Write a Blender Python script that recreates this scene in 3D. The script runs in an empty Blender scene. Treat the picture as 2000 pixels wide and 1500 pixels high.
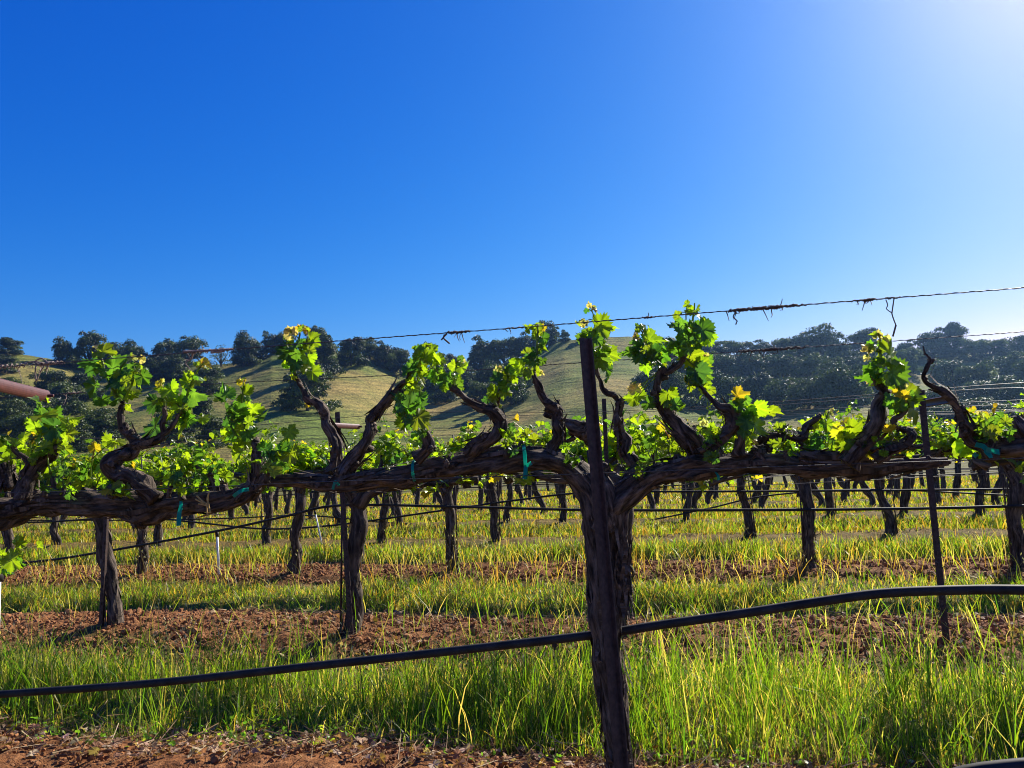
import bpy, math, random
import numpy as np
from mathutils import Matrix, Vector

scene = bpy.context.scene
col = scene.collection
rng = np.random.default_rng(7)
PI = math.pi
R = math.radians

# ------------------------------------------------------------------ camera
F = 1480.0                       # focal length in photo pixels (photo 2000 x 1500)
PITCH, ROLL = R(5.0), R(2.35)
CAM = np.array([0.0, 0.0, 1.14])
r0 = np.array([1.0, 0, 0]); f0 = np.array([0, math.cos(PITCH), math.sin(PITCH)])
u0 = np.array([0, -math.sin(PITCH), math.cos(PITCH)])
RIGHT = r0 * math.cos(ROLL) - u0 * math.sin(ROLL)
UP = u0 * math.cos(ROLL) + r0 * math.sin(ROLL)
cam_data = bpy.data.cameras.new('camera')
cam_data.sensor_width = 36.0
cam_data.lens = F / 2000.0 * 36.0
cam_data.clip_start = 0.05
cam_data.clip_end = 4000
cam = bpy.data.objects.new('camera', cam_data)
m = Matrix.Identity(4)
for i in range(3):
    m[i][0] = RIGHT[i]; m[i][1] = UP[i]; m[i][2] = -f0[i]; m[i][3] = CAM[i]
cam.matrix_world = m
col.objects.link(cam)
scene.camera = cam

# ------------------------------------------------------------------ sky and sun
SUN_PX, SUN_PY = 2230, -480
sd = f0 + RIGHT * (SUN_PX - 1000) / F + UP * (750 - SUN_PY) / F
sd = sd / np.linalg.norm(sd)
SUN_EL = math.asin(sd[2]); SUN_AZ = math.atan2(sd[0], sd[1])
world = bpy.data.worlds.new('World'); scene.world = world
world.use_nodes = True
nt = world.node_tree
bg = nt.nodes['Background']
sky = nt.nodes.new('ShaderNodeTexSky')
sky.sky_type = 'NISHITA'; sky.sun_disc = False
sky.sun_elevation = SUN_EL; sky.sun_rotation = SUN_AZ
sky.altitude = 300; sky.air_density = 1.0; sky.dust_density = 0.46; sky.ozone_density = 4.0
hs = nt.nodes.new('ShaderNodeHueSaturation')
hs.inputs['Saturation'].default_value = 1.3
hs.inputs['Value'].default_value = 1.0
nt.links.new(sky.outputs[0], hs.inputs['Color'])
# colour grade of the sky: deeper blue away from the sun, as the phone camera shows it
sep = nt.nodes.new('ShaderNodeSeparateColor'); cmb = nt.nodes.new('ShaderNodeCombineColor')
nt.links.new(hs.outputs[0], sep.inputs[0])
for ch, (gain, pw) in enumerate([(1.22, 1.76), (0.555, 1.13), (0.58, 0.60)]):
    last = sep.outputs[ch]
    for op, val in (('MULTIPLY', 0.10), ('POWER', pw), ('MULTIPLY', gain / 0.10)):
        n_ = nt.nodes.new('ShaderNodeMath'); n_.operation = op; n_.inputs[1].default_value = val
        nt.links.new(last, n_.inputs[0]); last = n_.outputs[0]
    nt.links.new(last, cmb.inputs[ch])
nt.links.new(cmb.outputs[0], bg.inputs['Color'])
bg.inputs['Strength'].default_value = 0.10

sun_d = bpy.data.lights.new('sun', 'SUN'); sun_d.energy = 5.0; sun_d.angle = R(0.5)
sun_d.color = (1.0, 0.93, 0.82)
sun = bpy.data.objects.new('sun', sun_d)
sun.rotation_euler = Vector(sd).to_track_quat('Z', 'Y').to_euler()
col.objects.link(sun)

scene.view_settings.view_transform = 'Standard'
scene.view_settings.look = 'None'
scene.view_settings.exposure = 0.97
scene.view_settings.gamma = 1.0
scene.render.engine = 'CYCLES'
cy = scene.cycles
cy.max_bounces = 8; cy.diffuse_bounces = 3; cy.transmission_bounces = 4; cy.transparent_max_bounces = 8
cy.volume_bounces = 0
cy.filter_width = 1.05
cy.use_denoising = True
try:
    cy.denoiser = 'OPENIMAGEDENOISE'
except Exception:
    pass
scene.render.use_persistent_data = False

# ------------------------------------------------------------------ helpers
THETA = math.atan(0.226)               # rows run off towards the left
ST, CT = math.sin(THETA), math.cos(THETA)
S = 2.166                              # distance between rows

def ray(px, py):
    return f0 + RIGHT * ((px - 1000.0) / F) + UP * ((750.0 - py) / F)
def at(px, py, v):                     # point on the upright plane of a row, v metres out
    d = ray(px, py)
    return CAM + d * (v / (d[0] * ST + d[1] * CT))
def mpp(p):                            # metres per photo pixel at a point
    return float(np.dot(np.asarray(p) - CAM, f0)) / F
def to_px(P):
    d = np.asarray(P) - CAM
    zz = d @ f0
    return 1000 + F * (d @ RIGHT) / zz, 750 - F * (d @ UP) / zz
def wv(w, v):                          # row coordinates -> x, y
    return w * CT + v * ST, -w * ST + v * CT
def to_wv(x, y):
    return x * CT - y * ST, x * ST + y * CT

class Noise2:                          # smooth lattice noise
    def __init__(s, seed, n=64):
        s.t = np.random.default_rng(seed).random((n, n)); s.n = n
    def __call__(s, x, y):
        x = np.asarray(x, float); y = np.asarray(y, float)
        xi = np.floor(x).astype(int); yi = np.floor(y).astype(int)
        fx = x - xi; fy = y - yi
        fx = fx * fx * (3 - 2 * fx); fy = fy * fy * (3 - 2 * fy)
        n = s.n; t = s.t
        a = t[xi % n, yi % n]; b = t[(xi + 1) % n, yi % n]
        c = t[xi % n, (yi + 1) % n]; d = t[(xi + 1) % n, (yi + 1) % n]
        return (a * (1 - fx) + b * fx) * (1 - fy) + (c * (1 - fx) + d * fx) * fy - 0.5
N1, N2, N3 = Noise2(1), Noise2(2), Noise2(3)

def gz(v):                             # the block falls away gently beyond the first rows
    return 0.012 + 0.003 * v - 0.035 * np.clip(np.asarray(v, float) - 10.5, 0, 22.5)
def zg(v, w):                          # vineyard ground height
    v = np.asarray(v, float); w = np.asarray(w, float)
    z = gz(v)
    n = np.clip(np.round((v - 0.15) / S), -20, 14)
    dv = v - 0.15 - n * S
    z = z + 0.07 * np.exp(-(dv / 0.42) ** 4)
    z = z + 0.05 * N1(w * 0.8, v * 0.8) + 0.02 * N2(w * 3, v * 3)
    return z

class Geo:                             # collects geometry for ONE mesh
    def __init__(s):
        s.V = []; s.n = 0; s.F = {}; s.C = []; s.B = []; s.hasb = False
    def add(s, V, faces, mat=0, C=None, B=None):
        V = np.asarray(V, float).reshape(-1, 3)
        s.V.append(V)
        if C is None: C = np.ones((len(V), 3)) * 0.5
        C = np.asarray(C, float)
        if C.ndim == 1: C = np.tile(C, (len(V), 1))
        s.C.append(C)
        if B is None: B = V.copy()
        s.B.append(B)
        for f in faces:
            f = np.asarray(f, int)
            if len(f): s.F.setdefault((f.shape[1], mat), []).append(f + s.n)
        s.n += len(V)
    def build(s, name, mats, parent=None, smooth=True, attr=True):
        me = bpy.data.meshes.new(name)
        V = np.concatenate(s.V).astype(np.float32)
        loops = []; starts = []; mi = []; k = 0
        for (sz, mat), fl in s.F.items():
            f = np.concatenate(fl)
            loops.append(f.ravel()); starts.append(np.arange(len(f)) * sz + k)
            mi.append(np.full(len(f), mat)); k += f.size
        loops = np.concatenate(loops).astype(np.int32); starts = np.concatenate(starts).astype(np.int32)
        mi = np.concatenate(mi).astype(np.int32)
        me.vertices.add(len(V)); me.vertices.foreach_set('co', V.ravel())
        me.loops.add(len(loops)); me.loops.foreach_set('vertex_index', loops)
        me.polygons.add(len(starts)); me.polygons.foreach_set('loop_start', starts)
        me.polygons.foreach_set('material_index', mi)
        me.polygons.foreach_set('use_smooth', np.full(len(starts), smooth))
        if attr:
            C = np.concatenate(s.C); C4 = np.ones((len(C), 4), np.float32); C4[:, :3] = C
            a = me.color_attributes.new('tint', 'FLOAT_COLOR', 'POINT'); a.data.foreach_set('color', C4.ravel())
            a = me.attributes.new('bark', 'FLOAT_VECTOR', 'POINT')
            a.data.foreach_set('vector', np.concatenate(s.B).astype(np.float32).ravel())
        me.update(calc_edges=True); me.validate()
        for mm in (mats if isinstance(mats, (list, tuple)) else [mats]): me.materials.append(mm)
        o = bpy.data.objects.new(name, me); col.objects.link(o)
        if parent is not None: o.parent = parent
        return o

def tag(o, label=None, cat=None, group=None, kind=None):
    if label: o['label'] = label
    if cat: o['category'] = cat
    if group: o['group'] = group
    if kind: o['kind'] = kind
    return o
def empty(name, loc=(0, 0, 0), rz=0):
    o = bpy.data.objects.new(name, None); o.empty_display_size = 0.1
    o.location = [float(a) for a in loc]; o.rotation_euler = (0, 0, rz); col.objects.link(o)
    return o
def copy_tree(o, parent=None):
    c = o.copy(); col.objects.link(c)
    if parent is not None: c.parent = parent
    for ch in list(o.children): copy_tree(ch, c)
    return c
def rebase(o, base):                   # give a thing's Empty its base without moving its world-space meshes
    for ch in o.children: ch.location = [-float(a) for a in base]
    o.location = [float(a) for a in base]

def resample(P, rad, step):
    P = np.asarray(P, float); rad = np.asarray(rad, float)
    if len(P) == 2: P = np.array([P[0], (P[0] + P[1]) / 2, P[1]]); rad = np.array([rad[0], rad.mean(), rad[1]])
    Q = np.vstack([2 * P[0] - P[1], P, 2 * P[-1] - P[-2]])
    out = []; orr = []
    for i in range(len(P) - 1):
        a, b, c, d = Q[i], Q[i + 1], Q[i + 2], Q[i + 3]
        n = max(1, int(np.ceil(np.linalg.norm(c - b) / step)))
        t = (np.arange(n) / n)[:, None]
        out.append(0.5 * (2 * b + (c - a) * t + (2 * a - 5 * b + 4 * c - d) * t ** 2 + (3 * b - a - 3 * c + d) * t ** 3))
        tt = t[:, 0]; tt = tt * tt * (3 - 2 * tt)
        orr.append(rad[i] * (1 - tt) + rad[i + 1] * tt)
    out.append(P[-1:]); orr.append(rad[-1:])
    return np.concatenate(out), np.concatenate(orr)

def tube(g, P, rad, sides=8, step=None, rough=0.0, lump=0.0, mat=0, C=None, seed=0, cap=True, twist=2.0, kink=0.0):
    P = np.asarray(P, float)
    rad = np.full(len(P), rad, float) if np.isscalar(rad) else np.asarray(rad, float)
    if step: P, rad = resample(P, rad, step)
    n = len(P)
    T = np.gradient(P, axis=0); T /= np.linalg.norm(T, axis=1)[:, None] + 1e-12
    ref = np.array([0, 0, 1.0]) if abs(T[0][2]) < 0.9 else np.array([1.0, 0, 0])
    A = np.zeros((n, 3)); a = ref - T[0] * (ref @ T[0]); a /= np.linalg.norm(a)
    for i in range(n):
        a = a - T[i] * (a @ T[i]); a /= np.linalg.norm(a) + 1e-12; A[i] = a
    B = np.cross(T, A)
    s = np.concatenate([[0], np.cumsum(np.linalg.norm(np.diff(P, axis=0), axis=1))])
    ang = np.arange(sides) / sides * 2 * PI
    rr = np.tile(rad[:, None], (1, sides))
    aa, ss = np.meshgrid(ang, s)
    r_mean = max(rad.mean(), 1e-4)
    if kink:
        off = np.stack([N3(s / r_mean * 0.35 + seed * 3.7, np.full(n, k * 9.1 + seed)) for k in range(2)], 1) * 2 * kink * rad[:, None]
        P = P + A * off[:, :1] + B * off[:, 1:]
    if rough or lump:
        k = max(5, sides // 3)
        tw = aa + ss * twist
        ph = tw / (2 * PI) * k
        nz = np.zeros_like(rr)
        L = np.random.default_rng(abs(int(seed)) + 11).random((k, 97))
        xi = np.floor(ph).astype(int); fx = ph - xi; fx = fx * fx * (3 - 2 * fx)
        yq = ss / (r_mean * 1.5); yi = np.floor(yq).astype(int); fy = yq - yi
        g00 = L[xi % k, yi % 97]; g10 = L[(xi + 1) % k, yi % 97]; g01 = L[xi % k, (yi + 1) % 97]; g11 = L[(xi + 1) % k, (yi + 1) % 97]
        nz = (g00 * (1 - fx) + g10 * fx) * (1 - fy) + (g01 * (1 - fx) + g11 * fx) * fy - 0.5
        lm = N3(np.cos(aa) * 1.1 + seed * 1.7 + 20, ss / r_mean * 0.45 + np.sin(aa) * 1.1)
        rr = rr * (1 + rough * nz * 2 + lump * lm * 2)
    V = P[:, None, :] + A[:, None, :] * (np.cos(aa) * rr)[..., None] + B[:, None, :] * (np.sin(aa) * rr)[..., None]
    bk = np.stack([np.cos(aa + ss * twist) * rad[:, None], np.sin(aa + ss * twist) * rad[:, None], ss + seed * 0.37], -1).reshape(-1, 3)
    i, j = np.meshgrid(np.arange(n - 1), np.arange(sides), indexing='ij')
    q = np.stack([i * sides + j, i * sides + (j + 1) % sides, (i + 1) * sides + (j + 1) % sides, (i + 1) * sides + j], -1).reshape(-1, 4)
    V = V.reshape(-1, 3); faces = [q]
    if cap:
        V = np.vstack([V, P[0], P[-1] + T[-1] * rad[-1] * 0.3]); bk = np.vstack([bk, bk[0], bk[-1]])
        j = np.arange(sides); c0 = n * sides
        faces.append(np.stack([np.full(sides, c0), (j + 1) % sides, j], 1))
        faces.append(np.stack([np.full(sides, c0 + 1), (n - 1) * sides + j, (n - 1) * sides + (j + 1) % sides], 1))
    g.add(V, faces, mat, C, bk)

def box(g, c, X, Y, Z, mat=0, C=None):  # centre and three half-extent vectors
    c, X, Y, Z = (np.asarray(a, float) for a in (c, X, Y, Z))
    V = [c + a * X + b * Y + d * Z for a in (-1, 1) for b in (-1, 1) for d in (-1, 1)]
    g.add(V, [[[0, 1, 3, 2], [4, 6, 7, 5], [0, 4, 5, 1], [2, 3, 7, 6], [0, 2, 6, 4], [1, 5, 7, 3]]], mat, C)

# ------------------------------------------------------------------ materials
def mat_new(name):
    m = bpy.data.materials.new(name); m.use_nodes = True
    nt = m.node_tree; b = nt.nodes['Principled BSDF']
    return m, nt, b
def nd(nt, t, **kw):
    n = nt.nodes.new(t)
    for k, v in kw.items(): setattr(n, k, v)
    return n
def noise(nt, vec, scale, detail=4, rough=0.55):
    n = nd(nt, 'ShaderNodeTexNoise'); n.inputs['Scale'].default_value = scale
    n.inputs['Detail'].default_value = detail; n.inputs['Roughness'].default_value = rough
    if vec is not None: nt.links.new(vec, n.inputs['Vector'])
    return n.outputs[0]
def ramp(nt, fac, stops):
    r = nd(nt, 'ShaderNodeValToRGB'); e = r.color_ramp.elements
    while len(e) < len(stops): e.new(0.5)
    for el, (p, c) in zip(e, stops): el.position = p; el.color = (*c, 1)
    nt.links.new(fac, r.inputs[0]); return r.outputs[0]
def mix(nt, fac, a, b, mode='MIX'):
    n = nd(nt, 'ShaderNodeMix', data_type='RGBA', blend_type=mode)
    for s, v in ((0, fac), (6, a), (7, b)):
        if isinstance(v, (int, float)): n.inputs[s].default_value = v
        elif isinstance(v, tuple): n.inputs[s].default_value = (*v, 1)
        else: nt.links.new(v, n.inputs[s])
    return n.outputs[2]
def bump(nt, b, h, strength, dist):
    n = nd(nt, 'ShaderNodeBump'); n.inputs['Strength'].default_value = strength; n.inputs['Distance'].default_value = dist
    nt.links.new(h, n.inputs['Height']); nt.links.new(n.outputs[0], b.inputs['Normal']); return n
def attr(nt, name, scale=None):
    a = nd(nt, 'ShaderNodeAttribute', attribute_name=name)
    if scale is None: return a
    mp = nd(nt, 'ShaderNodeMapping'); mp.inputs['Scale'].default_value = scale
    nt.links.new(a.outputs['Vector'], mp.inputs['Vector']); return mp.outputs[0]

def bark_mat(name, dark, light, fine=1.0):
    m, nt, b = mat_new(name)
    v1 = attr(nt, 'bark', (110 * fine, 110 * fine, 22 * fine)); v2 = attr(nt, 'bark', (30, 30, 6))
    n1 = noise(nt, v1, 1.0, 5, 0.6); n2 = noise(nt, v2, 1.0, 3)
    c1 = ramp(nt, n1, [(0.36, dark), (0.5, tuple((x + y) / 2.4 for x, y in zip(dark, light))), (0.64, light)])
    c2 = mix(nt, ramp(nt, n2, [(0.4, (0, 0, 0)), (0.7, (0.6, 0.6, 0.6))]), c1, tuple(x * 0.55 for x in dark))
    nt.links.new(c2, b.inputs['Base Color']); b.inputs['Roughness'].default_value = 0.85
    b.inputs['Specular IOR Level'].default_value = 0.25
    bump(nt, b, n1, 1.0, 0.012)
    return m
M_BARK = bark_mat('vine_bark', (0.018, 0.012, 0.008), (0.21, 0.155, 0.115))
M_BARK2 = bark_mat('vine_bark_far', (0.022, 0.015, 0.011), (0.20, 0.15, 0.11), 0.5)
M_OAKBARK = bark_mat('oak_bark', (0.05, 0.042, 0.035), (0.12, 0.1, 0.085), 0.1)

def leaf_mat(name, gain=1.0, transl=0.55, gloss=0.4):
    m, nt, b = mat_new(name)
    a = attr(nt, 'tint')
    nz = noise(nt, None, 40, 3)
    c = mix(nt, 0.35, a.outputs['Color'], mix(nt, 1.0, a.outputs['Color'], ramp(nt, nz, [(0.3, (0.55, 0.6, 0.5)), (0.7, (1.3, 1.25, 1.1))]), 'MULTIPLY'))
    nt.links.new(c, b.inputs['Base Color'])
    b.inputs['Roughness'].default_value = gloss; b.inputs['Specular IOR Level'].default_value = 0.4
    t = nd(nt, 'ShaderNodeBsdfTranslucent')
    tc = mix(nt, 1.0, c, (2.3 * gain, 2.5 * gain, 0.9 * gain), 'MULTIPLY')
    nt.links.new(tc, t.inputs['Color'])
    ms = nd(nt, 'ShaderNodeMixShader'); ms.inputs[0].default_value = transl
    nt.links.new(b.outputs[0], ms.inputs[1]); nt.links.new(t.outputs[0], ms.inputs[2])
    nt.links.new(ms.outputs[0], nt.nodes['Material Output'].inputs['Surface'])
    return m
M_LEAF = leaf_mat('vine_leaf', 1.0, 0.52, 0.33)
M_GRASS = leaf_mat('grass_blade', 1.0, 0.58, 0.42)
M_OAK = leaf_mat('oak_leaf', 0.5, 0.25, 0.5)
M_DRY = leaf_mat('dry_leaf', 0.6, 0.3, 0.7)

def plain(name, c, rough=0.6, metal=0.0, var=0.3, scale=60, bmp=0.0):
    m, nt, b = mat_new(name)
    tc = nd(nt, 'ShaderNodeTexCoord')
    n = noise(nt, tc.outputs['Object'], scale, 4)
    cc = ramp(nt, n, [(0.3, tuple(x * (1 - var) for x in c)), (0.7, tuple(min(1, x * (1 + var)) for x in c))])
    nt.links.new(cc, b.inputs['Base Color']); b.inputs['Roughness'].default_value = rough; b.inputs['Metallic'].default_value = metal; b.inputs['Specular IOR Level'].default_value = 0.3
    if bmp: bump(nt, b, n, bmp, 0.003)
    return m
M_POST = plain('weathered_steel', (0.055, 0.034, 0.028), 0.62, 0.0, 0.5, 70, 0.3)
M_ARM = plain('rusty_red_steel', (0.085, 0.026, 0.020), 0.5, 0.0, 0.3, 45, 0.2)
M_WIRE = plain('dull_wire', (0.07, 0.065, 0.065), 0.5, 0.3, 0.4, 200)
M_HOSE = plain('black_hose', (0.020, 0.018, 0.016), 0.66, 0.0, 0.75, 18)
M_PVC = plain('white_pvc', (0.75, 0.75, 0.72), 0.45, 0.0, 0.05, 20)
M_TENDRIL = plain('dead_tendril', (0.075, 0.05, 0.038), 0.8, 0.0, 0.4, 120)
M_CANE = plain('sunlit_cane', (0.26, 0.20, 0.16), 0.8, 0.0, 0.4, 120)  # paler copy of the tendril colour, with sunlight painted into it
M_TWINE = plain('straw_twine', (0.42, 0.28, 0.09), 0.8, 0.0, 0.3, 120)
M_CLOD = plain('soil_clod', (0.25, 0.11, 0.042), 0.95, 0.0, 0.35, 14, 0.4)
m, nt, b = mat_new('teal_tape'); b.inputs['Base Color'].default_value = (0.012, 0.30, 0.24, 1); b.inputs['Roughness'].default_value = 0.35
t = nd(nt, 'ShaderNodeBsdfTranslucent'); t.inputs['Color'].default_value = (0.03, 0.6, 0.45, 1)
ms = nd(nt, 'ShaderNodeMixShader'); ms.inputs[0].default_value = 0.5
nt.links.new(b.outputs[0], ms.inputs[1]); nt.links.new(t.outputs[0], ms.inputs[2]); nt.links.new(ms.outputs[0], nt.nodes['Material Output'].inputs['Surface'])
M_TAPE = m

def soil_mat():
    m, nt, b = mat_new('vineyard_soil')
    tc = nd(nt, 'ShaderNodeTexCoord'); v = tc.outputs['Object']
    n1 = noise(nt, v, 1.2, 4); n2 = noise(nt, v, 16, 6, 0.65); n3 = noise(nt, v, 90, 4, 0.6)
    red = ramp(nt, n2, [(0.3, (0.055, 0.021, 0.008)), (0.5, (0.19, 0.080, 0.029)), (0.75, (0.38, 0.19, 0.08))])
    red = mix(nt, 0.5, red, mix(nt, 1.0, red, ramp(nt, n1, [(0.35, (0.6, 0.6, 0.6)), (0.65, (1.5, 1.35, 1.2))]), 'MULTIPLY'))
    grassy = ramp(nt, n2, [(0.3, (0.05, 0.06, 0.015)), (0.55, (0.13, 0.12, 0.03)), (0.8, (0.24, 0.18, 0.06))])
    a = attr(nt, 'tint')                       # red channel of the ground: how overgrown the strip is
    sp = nd(nt, 'ShaderNodeSeparateColor'); nt.links.new(a.outputs['Color'], sp.inputs[0])
    nt.links.new(mix(nt, sp.outputs[0], red, grassy), b.inputs['Base Color'])
    b.inputs['Roughness'].default_value = 0.95; b.inputs['Specular IOR Level'].default_value = 0.15
    add = nd(nt, 'ShaderNodeMath', operation='ADD'); nt.links.new(n2, add.inputs[0])
    mu = nd(nt, 'ShaderNodeMath', operation='MULTIPLY'); mu.inputs[1].default_value = 0.4; nt.links.new(n3, mu.inputs[0]); nt.links.new(mu.outputs[0], add.inputs[1])
    bump(nt, b, add.outputs[0], 1.0, 0.03)
    return m
M_SOIL = soil_mat()

def hill_mat():
    m, nt, b = mat_new('hill_grass')
    uv = attr(nt, 'bark')                      # along the slope, up the slope (metres)
    mp = nd(nt, 'ShaderNodeMapping'); mp.inputs['Scale'].default_value = (0.10, 0.75, 1); nt.links.new(uv.outputs['Vector'], mp.inputs['Vector'])
    terr = noise(nt, mp.outputs[0], 1.0, 5, 0.6)
    tc = nd(nt, 'ShaderNodeTexCoord'); v = tc.outputs['Object']
    n1 = noise(nt, v, 0.03, 5, 0.6); n2 = noise(nt, v, 0.5, 5, 0.65); n3 = noise(nt, v, 1.6, 4, 0.7)
    green = mix(nt, n2, (0.078, 0.128, 0.020), (0.155, 0.192, 0.038))
    dry = mix(nt, n2, (0.25, 0.175, 0.05), (0.36, 0.275, 0.095))
    c = mix(nt, ramp(nt, n1, [(0.40, (0, 0, 0)), (0.66, (0.95, 0.95, 0.95))]), green, dry)
    c = mix(nt, 0.7, c, mix(nt, 1.0, c, ramp(nt, terr, [(0.35, (0.5, 0.52, 0.5)), (0.6, (1.15, 1.12, 1.05))]), 'MULTIPLY'))
    c = mix(nt, 1.0, c, ramp(nt, n3, [(0.36, (0.45, 0.5, 0.4)), (0.5, (0.95, 0.97, 0.95)), (0.66, (1.55, 1.5, 1.45))]), 'MULTIPLY')
    nt.links.new(c, b.inputs['Base Color']); b.inputs['Roughness'].default_value = 0.9; b.inputs['Specular IOR Level'].default_value = 0.1
    add = nd(nt, 'ShaderNodeMath', operation='ADD'); nt.links.new(terr, add.inputs[0]); nt.links.new(n3, add.inputs[1])
    bump(nt, b, add.outputs[0], 0.8, 0.5)
    return m
M_HILL = hill_mat()

# ------------------------------------------------------------------ ground
def axis(parts):
    out = []
    for a, b_, n in parts: out.append(np.linspace(a, b_, n, endpoint=False))
    return np.concatenate(out + [[parts[-1][1]]])
va = axis([(-40, 0, 20), (0, 2, 20), (2, 8, 300), (8, 16, 200), (16, 34, 160), (34, 150, 60)])
wa = axis([(-160, -30, 30), (-30, -9, 90), (-9, -4.5, 90), (-4.5, 4, 300), (4, 9, 90), (9, 30, 90), (30, 160, 30)])
WW, VV = np.meshgrid(wa, va)
fine = 0.02 * N2(WW * 9, VV * 9) + 0.018 * N1(WW * 21 + 5, VV * 21) + 0.012 * N3(WW * 40, VV * 40)
nn = np.clip(np.round((VV - 0.15) / S), -20, 14); dvv = VV - 0.15 - nn * S
soilness = np.exp(-((dvv - 0.08) / 0.52) ** 6) * (VV < 33)
ZZ = zg(VV, WW) + fine * (0.35 + 0.9 * soilness) * (VV < 20)
XX, YY = wv(WW, VV)
edge = dvv + 0.25 * N1(WW * 2, VV * 2) + 0.2 * N3(WW * 6, VV * 6)
grassf = 1 - np.exp(-((edge - 0.08) / 0.52) ** 6)
grassf = np.where(VV > 8.2, np.clip(grassf + 0.65, 0, 1), grassf); grassf = np.where(VV > 33, 1, grassf)
nv, nw = WW.shape
ii, jj = np.meshgrid(np.arange(nv - 1), np.arange(nw - 1), indexing='ij')
quad = np.stack([ii * nw + jj, ii * nw + jj + 1, (ii + 1) * nw + jj + 1, (ii + 1) * nw + jj], -1).reshape(-1, 4)
g = Geo(); g.add(np.stack([XX, YY, ZZ], -1), [quad], 0, np.repeat(grassf.reshape(-1, 1), 3, 1))
tag(g.build('ground', M_SOIL), kind='structure')

# ------------------------------------------------------------------ hills
sky_px = np.array([-700, -300, 0, 60, 100, 200, 300, 380, 440, 490, 530, 600, 660, 700, 750, 800, 850, 900, 950, 1000, 1050, 1100, 1150, 1230, 1300, 1400, 1500, 1600, 1700, 1800, 1900, 2000, 2300, 2700])
sky_py = np.array([690, 690, 688, 695, 702, 716, 716, 714, 712, 705, 690, 688, 688, 690, 700, 716, 728, 730, 722, 706, 684, 666, 661, 658, 672, 692, 697, 690, 690, 692, 690, 688, 660, 640])
dd = np.array([ray(a, b_) for a, b_ in zip(sky_px, sky_py)])
RC = dd[:, 0] / dd[:, 1]; RT = dd[:, 2] / dd[:, 1]
def ridge_t(c): return np.interp(c, RC, RT)
def foot_t(c): return -0.006 + 0 * c
def hill_Y(c, s):
    px = 1000 + c * F * 0.985
    Y = 108 + 150 * s + 0 * c
    def gs(p, w): return np.exp(-((px - p) / w) ** 2)
    Y = Y + s * (1.25 - s) * (70 * gs(870 - 160 * (1 - s), 120) + 34 * gs(230 - 140 * (1 - s), 130) - 12 * gs(560, 150) - 34 * gs(1150 + 60 * (1 - s), 170) + 50 * gs(1420, 110) - 25 * gs(1620, 110) + 40 * gs(1790, 70) - 10 * gs(1950, 90))
    Y = Y + 8 * N1(c * 9, s * 3.2) * np.clip(s * 3, 0, 1) + 4 * N2(c * 26, s * 7) * np.clip(s * 3, 0, 1)
    return Y
def hill_point(c, s):
    c = np.asarray(c, float); s = np.asarray(s, float)
    s1 = np.clip(s, -1, 1)
    t = foot_t(c) + s1 * (ridge_t(c) - foot_t(c))
    Y = hill_Y(c, s1); z = CAM[2] + t * Y
    e = np.clip(s - 1, 0, None)
    Y = Y + e * 150
    z = z + np.where(e > 0, 2.2 * np.sin(np.clip(e * 6, 0, PI / 2)) * 0.0 - 60 * e ** 1.6, 0)
    return c * Y, Y, z
ca = np.concatenate([np.linspace(-1.55, -0.8, 90, endpoint=False), np.linspace(-0.8, 0.8, 900, endpoint=False), np.linspace(0.8, 1.55, 90)])
sa = np.concatenate([np.linspace(-0.14, 1, 440), np.linspace(1.006, 1.9, 60)])
CC, SS = np.meshgrid(ca, sa)
HX, HY, HZ = hill_point(CC, SS)
terr_ = N1(HX / 7, HY / 1.3 + 0.15 * HX) * 0.26 + N2(HX / 2.5 + 9, HY / 2.5) * 0.22 + N3(HX / 22, HY / 9) * 0.4
HZ = HZ + terr_ * np.clip(SS * 6, 0, 1)
nv, nw = CC.shape
ii, jj = np.meshgrid(np.arange(nv - 1), np.arange(nw - 1), indexing='ij')
quad = np.stack([ii * nw + jj, ii * nw + jj + 1, (ii + 1) * nw + jj + 1, (ii + 1) * nw + jj], -1).reshape(-1, 4)
g = Geo(); g.add(np.stack([HX, HY, HZ], -1), [quad], 0, None, np.stack([HX, HZ * 2.0, HY * 0.05], -1).reshape(-1, 3))
tag(g.build('hills', M_HILL), kind='structure')
g = Geo(); g.add([[-640, -300, -1.6], [640, -300, -1.6], [640, 640, -1.6], [-640, 640, -1.6]], [[[0, 1, 2, 3]]])
tag(g.build('terrain', M_HILL), kind='structure')
def hill_at(px, py):
    d = ray(px, py); c = d[0] / d[1]; t = d[2] / d[1]
    s = (t - foot_t(c)) / (ridge_t(c) - foot_t(c))
    s = float(np.clip(s, 0.0, 1.03))
    x, y, z = hill_point(c, s)
    return np.array([float(x), float(y), float(z)])

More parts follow.
